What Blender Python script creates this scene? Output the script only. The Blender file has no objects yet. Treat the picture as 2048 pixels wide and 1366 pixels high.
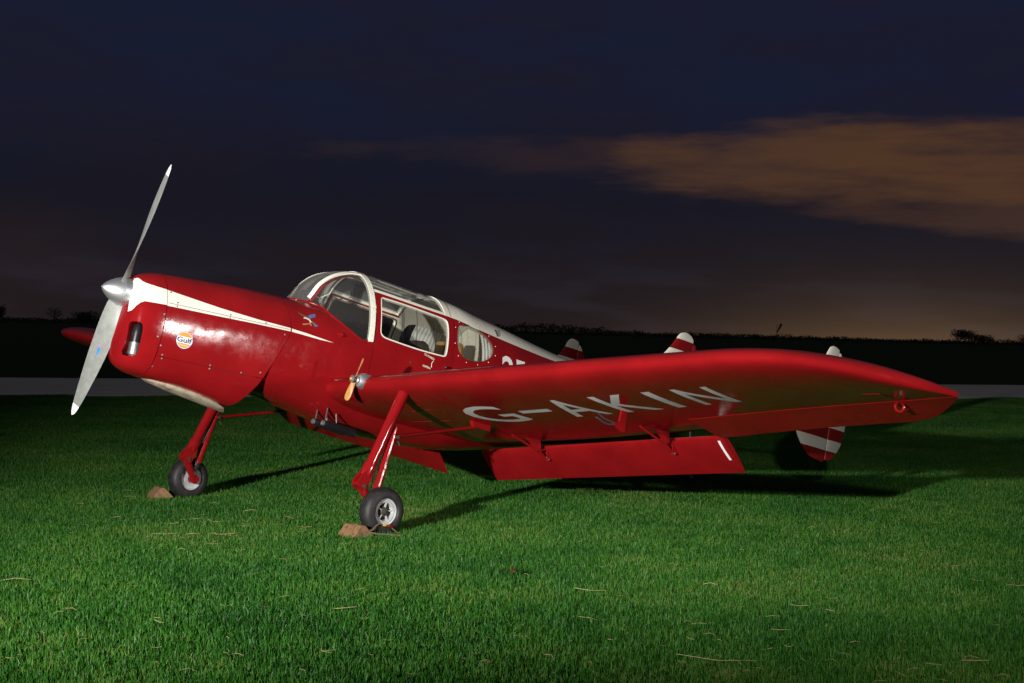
import bpy, bmesh, math, random
import numpy as np
from mathutils import Vector, Matrix
from mathutils.geometry import delaunay_2d_cdt

scene = bpy.context.scene
col = scene.collection
R = math.radians

# ------------------------------------------------------------------ camera
YAW, PITCH, ROLL = -0.74605, -0.007486, 0.023402
CAM = Vector((-5.414, -10.501, 1.607))
fw = Vector((-math.sin(YAW)*math.cos(PITCH), math.cos(YAW)*math.cos(PITCH), math.sin(PITCH)))
rt = Vector((math.cos(YAW), math.sin(YAW), 0)); up = rt.cross(fw)
rt2 = rt*math.cos(ROLL)+up*math.sin(ROLL); up2 = up*math.cos(ROLL)-rt*math.sin(ROLL)
cd = bpy.data.cameras.new('camera'); cam = bpy.data.objects.new('camera', cd); col.objects.link(cam)
m = Matrix((rt2, up2, -fw)).transposed().to_4x4(); m.translation = CAM
cam.matrix_world = m
cd.sensor_width = 36; cd.lens = 2971.09/2048*36; cd.clip_start = .05; cd.clip_end = 6000
scene.camera = cam

# ------------------------------------------------------------------ exposure
scene.view_settings.view_transform = 'Standard'; scene.view_settings.look = 'None'
scene.view_settings.exposure = 0; scene.view_settings.gamma = 1
scene.view_settings.use_curve_mapping = False
try:
    scene.cycles.use_denoising = True
    scene.cycles.max_bounces = 8; scene.cycles.transparent_max_bounces = 16
    scene.cycles.sample_clamp_indirect = 4
except Exception: pass

# ------------------------------------------------------------------ node helper
class NT:
    def __init__(s, tree): s.t = tree; s.n = tree.nodes; s.l = tree.links
    def node(s, typ, ins=None, **kw):
        n = s.n.new(typ)
        for k, v in kw.items(): setattr(n, k, v)
        for k, v in (ins or {}).items(): s.set(n.inputs[k], v)
        return n
    def set(s, inp, v):
        if hasattr(v, 'is_output') or isinstance(v, bpy.types.NodeSocket): s.l.new(v, inp)
        else: inp.default_value = v
    def math(s, op, a, b=None, c=None, clamp=False):
        n = s.n.new('ShaderNodeMath'); n.operation = op; n.use_clamp = clamp
        for i, v in enumerate((a, b, c)):
            if v is not None: s.set(n.inputs[i], v)
        return n.outputs[0]
    def noise(s, vec, scale, detail=4, rough=.55, out=0, dist=0):
        n = s.node('ShaderNodeTexNoise', {'Scale': scale, 'Detail': detail, 'Roughness': rough, 'Distortion': dist})
        if vec is not None: s.l.new(vec, n.inputs['Vector'])
        return n.outputs[out]
    def mix(s, f, a, b):
        n = s.n.new('ShaderNodeMix'); n.data_type = 'RGBA'
        s.set(n.inputs[0], f); s.set(n.inputs[6], a); s.set(n.inputs[7], b); return n.outputs[2]
    def ramp(s, v, stops):
        n = s.n.new('ShaderNodeValToRGB'); s.set(n.inputs[0], v); e = n.color_ramp.elements
        while len(e) > 1: e.remove(e[0])
        e[0].position, e[0].color = stops[0]
        for p, c in stops[1:]: q = e.new(p); q.color = c
        return n.outputs[0]
    def smooth(s, v, lo, hi):
        n = s.n.new('ShaderNodeMapRange'); n.interpolation_type = 'SMOOTHSTEP'
        s.set(n.inputs[0], v); n.inputs[1].default_value = lo; n.inputs[2].default_value = hi; return n.outputs[0]

# ------------------------------------------------------------------ world: late dusk sky with town-lit cloud
world = bpy.data.worlds.new('World'); scene.world = world; world.use_nodes = True
w = NT(world.node_tree); w.n.clear()
tc = w.node('ShaderNodeTexCoord')
sx = w.node('ShaderNodeSeparateXYZ', {0: tc.outputs['Generated']})
X_, Y_, Z_ = sx.outputs
el = w.math('MULTIPLY', w.math('ARCSINE', Z_), 57.2958)
# azimuth (degrees) measured clockwise from the direction of the runway view
az0 = math.degrees(math.atan2(fw.y, fw.x))
az = w.math('SUBTRACT', az0, w.math('MULTIPLY', w.math('ARCTAN2', Y_, X_), 57.2958))
uv = w.node('ShaderNodeCombineXYZ', {0: w.math('MULTIPLY', az, .045), 1: w.math('MULTIPLY', el, .20), 2: 0.0}).outputs[0]
uv2 = w.node('ShaderNodeCombineXYZ', {0: w.math('MULTIPLY', az, .085), 1: w.math('MULTIPLY', el, .42), 2: 7.7}).outputs[0]
uv4 = w.node('ShaderNodeCombineXYZ', {0: w.math('MULTIPLY', az, .16), 1: w.math('MULTIPLY', el, 1.25), 2: 1.7}).outputs[0]
n4 = w.noise(uv4, 2.0, 5, .55); n1 = w.noise(uv, 2.0, 5, .55); n2 = w.noise(uv2, 2.0, 5, .5); n3 = w.noise(uv, .9, 3, .5)
elc = w.math('MAXIMUM', el, 0.0)
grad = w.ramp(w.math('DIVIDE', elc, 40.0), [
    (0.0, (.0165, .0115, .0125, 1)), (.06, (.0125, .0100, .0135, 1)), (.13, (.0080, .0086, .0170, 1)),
    (.22, (.0088, .0116, .0290, 1)), (.36, (.0100, .0120, .0290, 1)), (.6, (.0250, .0250, .0340, 1)), (1.0, (.0640, .0610, .0630, 1))])  # sky overhead, out of view, brightened to lift the paved strip
# faint dull cloud veils
veil = w.smooth(w.math('ADD', n1, w.math('MULTIPLY', n3, .6)), .62, 1.05)
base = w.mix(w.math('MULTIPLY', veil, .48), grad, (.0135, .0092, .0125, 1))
blue = w.smooth(w.math('ADD', n2, w.math('MULTIPLY', n3, .5)), .72, 1.0)
base = w.mix(w.math('MULTIPLY', blue, .30), base, (.0085, .0125, .0320, 1))
# low streaks near the horizon
hz = w.math('SUBTRACT', 1.0, w.smooth(el, .6, 4.0))
st = w.math('MULTIPLY', w.smooth(n2, .50, .68), hz)
base = w.mix(w.math('MULTIPLY', st, .40), base, (.028, .021, .024, 1))
# the cloud lit by a town beyond the horizon
def blob(a, e, ra, re, k=1.0):
    q = w.math('ADD', w.math('POWER', w.math('DIVIDE', w.math('SUBTRACT', az, a), ra), 2.0),
               w.math('POWER', w.math('DIVIDE', w.math('SUBTRACT', el, e), re), 2.0))
    return w.math('MULTIPLY', w.math('SUBTRACT', 1.0, q), k)
nn = w.math('MULTIPLY', w.math('SUBTRACT', n2, .5), 3.2)
nn = w.math('ADD', nn, w.math('MULTIPLY', w.math('SUBTRACT', n1, .5), 1.8)); nn = w.math('ADD', nn, w.math('MULTIPLY', w.math('SUBTRACT', n4, .5), 1.3))
c1 = w.smooth(w.math('ADD', blob(14.2, 6.35, 12.0, 1.60), nn), -.40, 1.30)
c2 = w.smooth(w.math('ADD', blob(17.5, 4.7, 9.5, .95, 1.0), nn), -.1, 1.3)
c3 = w.smooth(w.math('ADD', blob(1.5, 6.75, 5.5, .85), w.math('MULTIPLY', nn, .8)), -.2, 1.1)
c4 = w.smooth(w.math('ADD', blob(-5.0, 6.6, 4.5, .55), nn), .35, 1.2)
c5 = w.smooth(w.math('ADD', blob(-19.0, 2.6, 5.0, 2.2), w.math('MULTIPLY', nn, .5)), -.2, 1.2)
cloud = w.math('MAXIMUM', c1, w.math('MULTIPLY', c2, .55))
cloud = w.math('MAXIMUM', cloud, w.math('MULTIPLY', c3, .30))
cloud = w.math('MAXIMUM', cloud, w.math('MULTIPLY', c4, .26))
cloud = w.math('MAXIMUM', cloud, w.math('MULTIPLY', c5, .22))
soft = w.math('MULTIPLY', cloud, w.math('ADD', .55, w.math('MULTIPLY', n1, .75)), clamp=True)
ccol = w.mix(w.smooth(az, -10, 9), (.034, .019, .018, 1), (.078, .037, .0195, 1))
base = w.mix(soft, base, ccol)
gl = w.math('MULTIPLY', w.math('EXPONENT', w.math('MULTIPLY', w.math('POWER', w.math('DIVIDE', w.math('SUBTRACT', az, 15.5), 7.5), 2.0), -1.0)),
            w.math('EXPONENT', w.math('MULTIPLY', elc, -.85)))
glow = w.node('ShaderNodeVectorMath', operation='SCALE', ins={0: (.082, .046, .018)}); w.l.new(gl, glow.inputs['Scale'])
addg = w.node('ShaderNodeVectorMath', operation='ADD', ins={0: base, 1: glow.outputs[0]})
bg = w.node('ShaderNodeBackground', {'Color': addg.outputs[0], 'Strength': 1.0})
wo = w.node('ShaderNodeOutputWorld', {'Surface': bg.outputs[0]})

# ------------------------------------------------------------------ hand-held lamps the aircraft was lit with, and an added fill
def lamp(name, loc, target, watts, size, blend, radius, color):
    l = bpy.data.lights.new(name, 'SPOT'); l.energy = watts; l.spot_size = R(size); l.spot_blend = blend
    l.shadow_soft_size = radius; l.color = color
    o = bpy.data.objects.new(name, l); col.objects.link(o); o.location = loc
    o.rotation_euler = (Vector(target)-Vector(loc)).to_track_quat('-Z', 'Y').to_euler(); return o
lamp('unseen_lamp', (-9.0, -6.65, 2.40), (1.1, -1.8, 3.95), 13400, 70, 1.0, .10, (1, .96, .90))
lamp('unseen_lamp', (-5.0, -11.2, 3.4), (8.0, -2.4, .9), 2000, 50, 1.0, .14, (1, .96, .90))  # fill lamp added near the camera to lift the fin and right-hand grass
lamp('unseen_lamp', (4.6, -13.5, 2.4), (.9, -.3, 1.65), 2100, 34, 1.0, .26, (1, .96, .92))

# ------------------------------------------------------------------ materials
def mat(name, color=None, rough=.5, metal=0.0, fn=None, **kw):
    mt = bpy.data.materials.new(name); mt.use_nodes = True; t = NT(mt.node_tree)
    b = t.n['Principled BSDF']; b.inputs['Roughness'].default_value = rough; b.inputs['Metallic'].default_value = metal
    if color: b.inputs['Base Color'].default_value = (*color, 1)
    for k, v in kw.items(): b.inputs[k.replace('_', ' ')].default_value = v
    if fn: fn(t, b)
    return mt
def obco(t): return t.node('ShaderNodeTexCoord').outputs['Object']
def bump(t, b, h, strength, dist):
    n = t.node('ShaderNodeBump', {'Height': h, 'Strength': strength, 'Distance': dist}); t.l.new(n.outputs[0], b.inputs['Normal'])
def paint(c, var=.12, ripple=(6, .004), fine=.0006, rlo=.07, rhi=.18):
    def fn(t, b):
        co = obco(t)
        n = t.noise(co, 3.0, 5, .6); g = t.noise(co, 40, 4, .65); st = t.noise(co, 9, 6, .7)
        t.set(b.inputs['Base Color'], t.mix(t.smooth(n, .3, .75), (*[q*(1-var) for q in c], 1), (*[q*(1+var) for q in c], 1)))
        t.set(b.inputs['Roughness'], t.math('ADD', rlo, t.math('MULTIPLY', t.smooth(t.math('ADD', st, t.math('MULTIPLY', g, .4)), .5, .95), rhi-rlo)))
        h = t.math('ADD', t.math('MULTIPLY', t.noise(co, ripple[0], 2, .5), ripple[1]), t.math('MULTIPLY', t.noise(co, 120, 2, .5), fine))
        bump(t, b, h, 1.0, 1.0)
    return fn
RED = (.222, .0058, .0078); CREAM = (.74, .72, .63)
M = {}
M['red'] = mat('red_paint', fn=paint(RED, ripple=(5, .0025), fine=.00012), Specular_IOR_Level=.5)
M['red_cowl'] = mat('red_cowl_paint', fn=paint(RED, ripple=(3.4, .0055), fine=.0002, rlo=.10, rhi=.19))
def fabric(t, b):
    paint((.205, .0055, .0072), ripple=(3, .0015), fine=.0001, rlo=.10, rhi=.26)(t, b)
    co = obco(t); s = t.node('ShaderNodeSeparateXYZ', {0: co}); d = t.math('ABSOLUTE', t.math('SUBTRACT', t.math('FRACT', t.math('MULTIPLY', s.outputs[1], 3.1)), .5))
    old = b.inputs['Normal'].links[0].from_node; rib = t.node('ShaderNodeBump', {'Height': t.smooth(d, .47, .40), 'Strength': .25, 'Distance': .0014}); t.l.new(old.outputs[0], rib.inputs['Normal']); t.l.new(rib.outputs[0], b.inputs['Normal'])
M['red_fabric'] = mat('red_doped_fabric', fn=fabric, Specular_IOR_Level=.22)
M['cream'] = mat('cream_paint', fn=paint(CREAM, var=.05, ripple=(4, .002), fine=.00015, rlo=.25, rhi=.45))
M['white'] = mat('white_paint', fn=paint((.80, .80, .78), var=.04, rlo=.3, rhi=.5))
M['letter'] = mat('letter_paint', fn=paint((.74, .76, .74), var=.08, rlo=.4, rhi=.6))
def alu(t, b):
    co = obco(t); mp = t.node('ShaderNodeMapping', {'Vector': co}); mp.inputs['Scale'].default_value = (12, 60, 60)
    n = t.noise(mp.outputs[0], 4, 4, .6); t.set(b.inputs['Roughness'], t.math('ADD', .30, t.math('MULTIPLY', n, .22)))
    bump(t, b, n, .25, .002)
M['alu'] = mat('spun_aluminium', (.70, .72, .76), .3, .9, alu)
M['alu_dull'] = mat('dull_aluminium', (.42, .42, .43), .45, .9)
M['chrome'] = mat('chrome', (.8, .8, .85), .08, 1.0)
M['steel'] = mat('dark_steel', (.10, .10, .105), .45, .6)
def propm(t, b):
    co = obco(t); n = t.noise(co, 14, 6, .65)
    t.set(b.inputs['Base Color'], t.mix(t.smooth(n, .3, .8), (.20, .215, .205, 1), (.28, .295, .28, 1)))
    t.set(b.inputs['Roughness'], t.math('ADD', .32, t.math('MULTIPLY', n, .2)))
M['prop'] = mat('propeller_grey', rough=.4, fn=propm)
def rub(t, b):
    co = obco(t); n = t.noise(co, 18, 6, .7)
    t.set(b.inputs['Base Color'], t.mix(t.smooth(n, .35, .8), (.009, .009, .011, 1), (.026, .024, .021, 1)))
    t.set(b.inputs['Roughness'], t.math('ADD', .42, t.math('MULTIPLY', n, .35))); bump(t, b, t.noise(co, 90, 3, .6), .3, .002)
M['rubber'] = mat('tyre_rubber', rough=.6, fn=rub)
def dirtgrey(t, b):
    n = t.noise(obco(t), 25, 5, .7); t.set(b.inputs['Base Color'], t.mix(t.smooth(n, .35, .75), (.36, .37, .38, 1), (.55, .56, .57, 1)))
M['rim'] = mat('grey_wheel_paint', rough=.42, fn=dirtgrey)
M['black'] = mat('black_paint', (.010, .010, .012), .35)
M['dark'] = mat('dark_cavity', (.012, .010, .010), .8)
M['hub'] = mat('greasy_hub', (.07, .06, .045), .5, .5)
def wood(c1, c2, sc):
    def fn(t, b):
        co = obco(t); mp = t.node('ShaderNodeMapping', {'Vector': co}); mp.inputs['Scale'].default_value = sc
        n = t.noise(mp.outputs[0], 6, 6, .65, dist=.6); t.set(b.inputs['Base Color'], t.ramp(n, [(.3, (*c1, 1)), (.55, (*c2, 1)), (.75, (*c1, 1))]))
        bump(t, b, n, .5, .004)
    return fn
M['varnish'] = mat('varnished_wood', rough=.28, fn=wood((.30, .13, .03), (.48, .24, .07), (3, 14, 3)))
M['chock'] = mat('weathered_wood', rough=.8, fn=wood((.05, .026, .014), (.27, .15, .07), (2.2, 9, 9)))
M['rope'] = mat('rope', (.12, .085, .05), .9)
M['quilt'] = mat('cream_lining', rough=.8, fn=lambda t, b: (t.set(b.inputs['Base Color'], t.mix(t.noise(obco(t), 8, 4), (.60, .57, .46, 1), (.72, .69, .58, 1))), bump(t, b, t.noise(obco(t), 5, 3), .6, .02)))
M['leather'] = mat('tan_leather', rough=.55, fn=lambda t, b: (t.set(b.inputs['Base Color'], t.mix(t.noise(obco(t), 12, 4), (.34, .17, .05, 1), (.52, .30, .10, 1)))))
M['curtain'] = mat('white_curtain', rough=.9, fn=lambda t, b: (t.set(b.inputs['Base Color'], (.78, .77, .72, 1)), bump(t, b, t.noise(obco(t), 30, 2), .4, .01)))
M['brown'] = mat('brown_cloth', (.045, .032, .024), .9)
M['scoop'] = mat('sooty_cream', rough=.6, fn=lambda t, b: t.set(b.inputs['Base Color'], t.ramp(t.noise(obco(t), 9, 6, .7), [(.3, (.10, .06, .035, 1)), (.5, (.36, .30, .22, 1)), (.75, (.52, .46, .37, 1))])))
def glass(name, tint, rough, haze=0.0):
    mt = bpy.data.materials.new(name); mt.use_nodes = True; t = NT(mt.node_tree); t.n.clear()
    co = obco(t); fr = t.node('ShaderNodeFresnel', {'IOR': 1.5}); tr = t.node('ShaderNodeBsdfTransparent', {'Color': (*tint, 1)})
    sp = t.noise(co, 260, 1, .4); gl_ = t.node('ShaderNodeBsdfGlossy', {'Color': (1, 1, 1, 1), 'Roughness': rough})
    df = t.node('ShaderNodeBsdfDiffuse', {'Color': (.6, .6, .58, 1)})
    bp_ = t.node('ShaderNodeBump', {'Height': sp, 'Strength': .15, 'Distance': .002}); t.l.new(bp_.outputs[0], gl_.inputs['Normal'])
    m1 = t.node('ShaderNodeMixShader', {0: t.math('MINIMUM', t.math('MULTIPLY', fr.outputs[0], 1.1), .55), 1: tr.outputs[0], 2: gl_.outputs[0]})
    dust = t.math('MULTIPLY', t.smooth(t.math('ADD', t.math('MULTIPLY', t.noise(co, 5, 3, .5), .35), t.math('MULTIPLY', t.noise(co, 190, 1), .95)), .72, 1.1), .05)
    dust = t.math('ADD', dust, t.math('MULTIPLY', t.math('ADD', .35, t.math('MULTIPLY', fr.outputs[0], 3.0)), haze))
    m2 = t.node('ShaderNodeMixShader', {0: dust, 1: m1.outputs[0], 2: df.outputs[0]})
    t.node('ShaderNodeOutputMaterial', {0: m2.outputs[0]}); return mt
M['glass'] = glass('perspex', (.93, .95, .94), .03); M['glass_side'] = glass('weathered_perspex', (.92, .94, .93), .05, .05); M['glass_hazy'] = glass('crazed_perspex', (.88, .90, .89), .08, .16)
def flat(name, c, r=.45): M[name] = mat(name, c, r)
flat('logo_blue', (.02, .03, .28)); flat('logo_orange', (.85, .26, .02)); flat('logo_white', (.80, .80, .78)); flat('logo_navy', (.012, .012, .16))
flat('emblem_blue', (.05, .15, .33)); flat('emblem_green', (.07, .16, .05)); flat('emblem_tan', (.36, .20, .06)); flat('emblem_white', (.6, .62, .58))
flat('prop_blue', (.02, .22, .62)); flat('prop_pink', (.42, .18, .40)); flat('yellow', (.75, .50, .02)); flat('cream_text', (.78, .74, .58)); flat('grey_line', (.22, .23, .24))
AL, H = 0.204475, 1.8721
CA, SA = math.cos(AL), math.sin(AL)
BASE = np.array([1.635, 0, 0])
def stripes(shift):
    def fn(t, b):
        co = obco(t); s = t.node('ShaderNodeSeparateXYZ', {0: co})
        za = t.math('ADD', t.math('MULTIPLY', t.math('ADD', s.outputs[0], 1.635), SA), t.math('MULTIPLY', t.math('SUBTRACT', s.outputs[2], H), CA))
        fr = t.math('FRACT', t.math('DIVIDE', t.math('SUBTRACT', za, shift), .23))
        t.set(b.inputs['Base Color'], t.mix(t.math('LESS_THAN', fr, .48), (*RED, 1), (*CREAM, 1)))
        t.set(b.inputs['Roughness'], t.math('ADD', .3, t.math('MULTIPLY', t.noise(co, 8, 4), .2)))
    return fn
M['stripe'] = mat('red_cream_bands', fn=stripes(.04)); M['stripe_c'] = mat('red_cream_bands_centre', fn=stripes(.14))
# ------------------------------------------------------------------ aircraft surfaces (metres; x aft, y starboard, z up, origin at spinner tip)
def pch(xs,ys):
    xs=np.array(xs,float); ys=np.array(ys,float); h=np.diff(xs); dl=np.diff(ys)/h; n=len(xs)
    m=np.zeros(n); m[0]=dl[0]; m[-1]=dl[-1]
    for i in range(1,n-1):
        if dl[i-1]*dl[i]>0:
            w1=2*h[i]+h[i-1]; w2=h[i]+2*h[i-1]; m[i]=(w1+w2)/(w1/dl[i-1]+w2/dl[i])
    def f(x):
        x=min(max(x,xs[0]),xs[-1]); i=min(max(int(np.searchsorted(xs,x))-1,0),n-2); t=(x-xs[i])/h[i]
        return (2*t**3-3*t*t+1)*ys[i]+(t**3-2*t*t+t)*h[i]*m[i]+(-2*t**3+3*t*t)*ys[i+1]+(t**3-t*t)*h[i]*m[i+1]
    return f
class Sec:
    def __init__(s,x,zt,zb,w,zw,nu,nl):
        s.zt,s.zb,s.w,s.zw,s.nu,s.nl=[s.memo(pch(x,q)) for q in (zt,zb,w,zw,nu,nl)]; s.x0,s.x1=x[0],x[-1]
    def memo(s,f):
        c={}
        def g(x):
            k=round(x,6)
            if k not in c: c[k]=float(f(x))
            return c[k]
        return g
    def P(s,x,t,off=0.0):
        p=s.raw(x,t)
        if off:
            n=s.N(x,t); p=p+n*off
        return p
    def raw(s,x,t):
        # t: -1..1, 0 = top, +t = port (y<0)
        sg=-1.0 if t>=0 else 1.0; a=min(abs(t),1.0)*np.pi
        w,zw=s.w(x),s.zw(x)
        if a<=np.pi/2: e=2/s.nu(x); z=zw+(s.zt(x)-zw)*max(np.cos(a),0)**e; y=w*np.sin(a)**e
        else: e=2/s.nl(x); z=zw-(zw-s.zb(x))*max(-np.cos(a),0)**e; y=w*max(np.sin(a),0)**e
        return np.array([x,sg*y,z])
    def N(s,x,t):
        h=4e-4; t0=min(max(t,-.996),.996)
        if abs(t0)<.004: t0=.004 if t0>=0 else -.004
        x0=min(max(x,s.x0+h),s.x1-h)
        dx=s.raw(x0+h,t0)-s.raw(x0-h,t0); dt=s.raw(x0,t0+h)-s.raw(x0,t0-h)
        n=np.cross(dx,dt); n/=np.linalg.norm(n)+1e-12
        c=s.raw(x0,t0)-np.array([x0,0,s.zw(x0)])
        return n if n@c>=0 else -n
    def t_of_z(s,x,z):
        zw=s.zw(x)
        if z>=zw: q=min((z-zw)/(s.zt(x)-zw),1); return np.arccos(q**(s.nu(x)/2))/np.pi
        q=min((zw-z)/(zw-s.zb(x)),1); return 1-np.arccos(q**(s.nl(x)/2))/np.pi
X=[.20,.207,.225,.26,.31,.37,.43,.8,1.2,1.62]
COWL=Sec(X,[.03,.085,.12,.155,.18,.20,.212,.250,.284,.303],[-.40,-.47,-.52,-.565,-.592,-.607,-.615,-.645,-.70,-.74],
 [.10,.16,.20,.235,.255,.268,.277,.315,.36,.405],[-.2,-.2,-.2,-.2,-.2,-.2,-.2,-.19,-.17,-.15],[2.3]*10,[2.6]*10)
X=[1.25,1.62,1.9,2.1,2.32]
FWD=Sec(X,[.287,.303,.325,.335,.34],[-.53,-.57,-.61,-.64,-.665],[.365,.405,.43,.443,.45],[-.17,-.15,-.10,-.06,-.04],[2.3]*5,[2.6,2.6,2.7,2.8,2.8])
X=[2.24,2.375,2.6,2.83,3.13,3.31,3.63,4.1,4.5,4.9,5.6,6.4,7.1,7.25]
AFT=Sec(X,[.682,.695,.690,.68,.675,.668,.628,.58,.534,.497,.45,.42,.41,.40],[-.655,-.67,-.69,-.70,-.70,-.695,-.66,-.575,-.49,-.40,-.24,-.05,.13,.2],
 [.447,.452,.457,.46,.46,.458,.445,.41,.372,.33,.26,.175,.09,.05],[-.05,-.04,-.03,-.02,-.02,-.02,0,.03,.05,.07,.11,.18,.27,.3],
 [2.3,2.35,2.4,2.4,2.4,2.4,2.3,2.2,2.1,2.0,2.0,2,2,2],[2.8]*6+[2.7,2.5,2.3,2.2,2,2,2,2])
# windscreen: centreline profile and lip
WS_TOP=pch([1.9,1.925,1.953,2.003,2.057,2.117,2.176,2.273,2.375],[.335,.40,.448,.522,.576,.613,.641,.672,.69])
# wing (eta = |y|)
XLE=pch([0,4.4,4.7,4.9,5.1,5.24,5.32,5.37,5.40,5.412],[1.95,1.95,2.0,2.09,2.24,2.44,2.68,2.92,3.15,3.28])
XTE=pch([0,4.8,5.0,5.12,5.24,5.33,5.39,5.412],[3.73,3.73,3.68,3.60,3.49,3.40,3.33,3.29])
ZLE=lambda e:-.375+.09*(e-.4)-.06*(max(0,e-4.85)/.55)**1.5
ZTE=pch([0,1.5,3.15,3.88,4.72,5.2,5.42],[-.575,-.445,-.225,-.115,-.005,.045,.065])
THK=pch([0,1.5,4.4,5.1,5.35,5.412],[.285,.275,.235,.16,.08,.03])
def af(q): return 5*(.2969*np.sqrt(q)-.126*q-.3516*q*q+.2843*q**3-.1036*q**4)
def wing(e,q,up):
    """q=0 LE..1 TE"""
    xl,xt=XLE(e),XTE(e); 
    # chord line keeps the untapered wing's slope so the tip stays in plane
    x=xl+(xt-xl)*q; k=(x-1.95)/(3.73-1.95); z=ZLE(e)+(ZTE(e)-ZLE(e))*k
    t=THK(e); cam=.035*t/.28*4*q*(1-q)
    return np.array([x,e,z+cam*.9+(1 if up else -1)*t*af(q)*(1.0 if up else .92)])
def wlow(x,e):
    xl,xt=XLE(e),XTE(e); return wing(e,min(max((x-xl)/(xt-xl),0),1),False)[2]
# ------------------------------------------------------------------ mesh helpers
def T(p):
    x, y, z = p
    return np.array([x*CA+z*SA, y, -x*SA+z*CA+H])-BASE
def TN(n): return np.array([n[0]*CA+n[2]*SA, n[1], -n[0]*SA+n[2]*CA])
class MB:
    def __init__(s): s.v = []; s.f = []; s.n = {}
    def add(s, pts): k = len(s.v); s.v.extend([np.array(p, float) for p in pts]); return k
    def face(s, *i): s.f.append(tuple(i))
    def grid(s, P, cu=False, cv=False):
        nu, nv = len(P), len(P[0]); k = s.add([p for row in P for p in row])
        for i in range(nu if cu else nu-1):
            for j in range(nv if cv else nv-1):
                a, b = i, (i+1) % nu; c, d = j, (j+1) % nv
                s.f.append((k+a*nv+c, k+b*nv+c, k+b*nv+d, k+a*nv+d))
        return k
    def surf(s, P, cu=False, cv=False): s.grid(P, cu, cv); return s
    def tube(s, path, r, n=10, caps=True, side=None, flat=None):
        path = [np.array(p, float) for p in path]; rs = r if hasattr(r, '__len__') else [r]*len(path); rows = []
        prev = np.array(side, float) if side is not None else None
        for i, p in enumerate(path):
            d = path[min(i+1, len(path)-1)]-path[max(i-1, 0)]; d /= np.linalg.norm(d)+1e-12
            if prev is None: prev = np.array([0, 0, 1.]) if abs(d[2]) < .9 else np.array([0, 1., 0])
            a = prev-d*(prev@d); a /= np.linalg.norm(a)+1e-12
            if side is None: prev = a
            b = np.cross(d, a); fl = 1 if flat is None else flat
            rows.append([p+rs[i]*(a*math.cos(2*math.pi*k/n)+b*fl*math.sin(2*math.pi*k/n)) for k in range(n)])
        k = s.grid(rows, cv=True)
        if caps:
            s.f.append(tuple(k+j for j in reversed(range(n)))); q = k+(len(path)-1)*n; s.f.append(tuple(q+j for j in range(n)))
        return s
    def rod(s, a, b, r, n=10): return s.tube([a, b], r, n)
    def sweep(s, path, w, t, side):
        """rectangular strip: width w along side vector(s), thickness t"""
        path = [np.array(p, float) for p in path]; rows = []
        for i, p in enumerate(path):
            d = path[min(i+1, len(path)-1)]-path[max(i-1, 0)]; d /= np.linalg.norm(d)
            sd = np.array(side[i] if hasattr(side[0], '__len__') else side, float); a = sd-d*(sd@d); a /= np.linalg.norm(a); b = np.cross(d, a)
            rows.append([p+a*w/2+b*t/2, p-a*w/2+b*t/2, p-a*w/2-b*t/2, p+a*w/2-b*t/2])
        k = s.grid(rows, cv=True); s.f.append((k+3, k+2, k+1, k)); q = k+(len(path)-1)*4; s.f.append((q, q+1, q+2, q+3)); return s
    def box(s, c, sz, ax=None):
        c = np.array(c, float); A = np.eye(3) if ax is None else np.array(ax, float); h = np.array(sz, float)/2
        k = s.add([c+A.T@(h*np.array(q)) for q in ((-1,-1,-1),(1,-1,-1),(1,1,-1),(-1,1,-1),(-1,-1,1),(1,-1,1),(1,1,1),(-1,1,1))])
        for f in ((0,3,2,1),(4,5,6,7),(0,1,5,4),(1,2,6,5),(2,3,7,6),(3,0,4,7)): s.f.append(tuple(k+i for i in f))
        return s
    def prism(s, poly, vec):
        n = len(poly); k = s.add(poly); s.add([np.array(p, float)+np.array(vec, float) for p in poly])
        s.f.append(tuple(k+i for i in reversed(range(n)))); s.f.append(tuple(k+n+i for i in range(n)))
        for i in range(n): j = (i+1) % n; s.f.append((k+i, k+j, k+n+j, k+n+i))
        return s
    def lathe(s, prof, org, axis, n=32, close=False):
        a = np.array(axis, float); a /= np.linalg.norm(a); u = np.cross(a, [0, 0, 1.]) if abs(a[2]) < .9 else np.cross(a, [0, 1., 0]); u /= np.linalg.norm(u); v = np.cross(a, u)
        rows = [[np.array(org)+a*h+r*(u*math.cos(2*math.pi*k/n)+v*math.sin(2*math.pi*k/n)) for k in range(n)] for h, r in prof]
        s.grid(rows, cu=close, cv=True); return s
    def build(s, name, material, parent=None, air=True, ang=35, loc=None, fix=True):
        me = bpy.data.meshes.new(name); V = [T(p) for p in s.v] if air else s.v
        me.from_pydata([tuple(map(float, p)) for p in V], [], s.f); me.validate(clean_customdata=False)
        if fix:
            bm = bmesh.new(); bm.from_mesh(me); bmesh.ops.recalc_face_normals(bm, faces=bm.faces); bm.to_mesh(me); bm.free()
        me.shade_smooth()
        if s.n:
            N = [(0, 0, 0)]*len(me.vertices)
            for i, q in s.n.items(): N[i] = tuple(map(float, TN(q) if air else q))
            me.normals_split_custom_set_from_vertices(N)
        elif ang is not None: me.set_sharp_from_angle(angle=R(ang))
        me.materials.append(material)
        o = bpy.data.objects.new(name, me); col.objects.link(o)
        if parent is not None: o.parent = parent
        if loc is not None: o.location = loc
        return o
def thing(name, label, cat, loc=(0, 0, 0), group=None):
    o = bpy.data.objects.new(name, None); col.objects.link(o); o.location = loc; o.empty_display_size = .3
    o['label'] = label; o['category'] = cat
    if group: o['group'] = group
    return o
def tag(o, label, cat, group=None):
    o['label'] = label; o['category'] = cat
    if group: o['group'] = group
    return o

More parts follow.
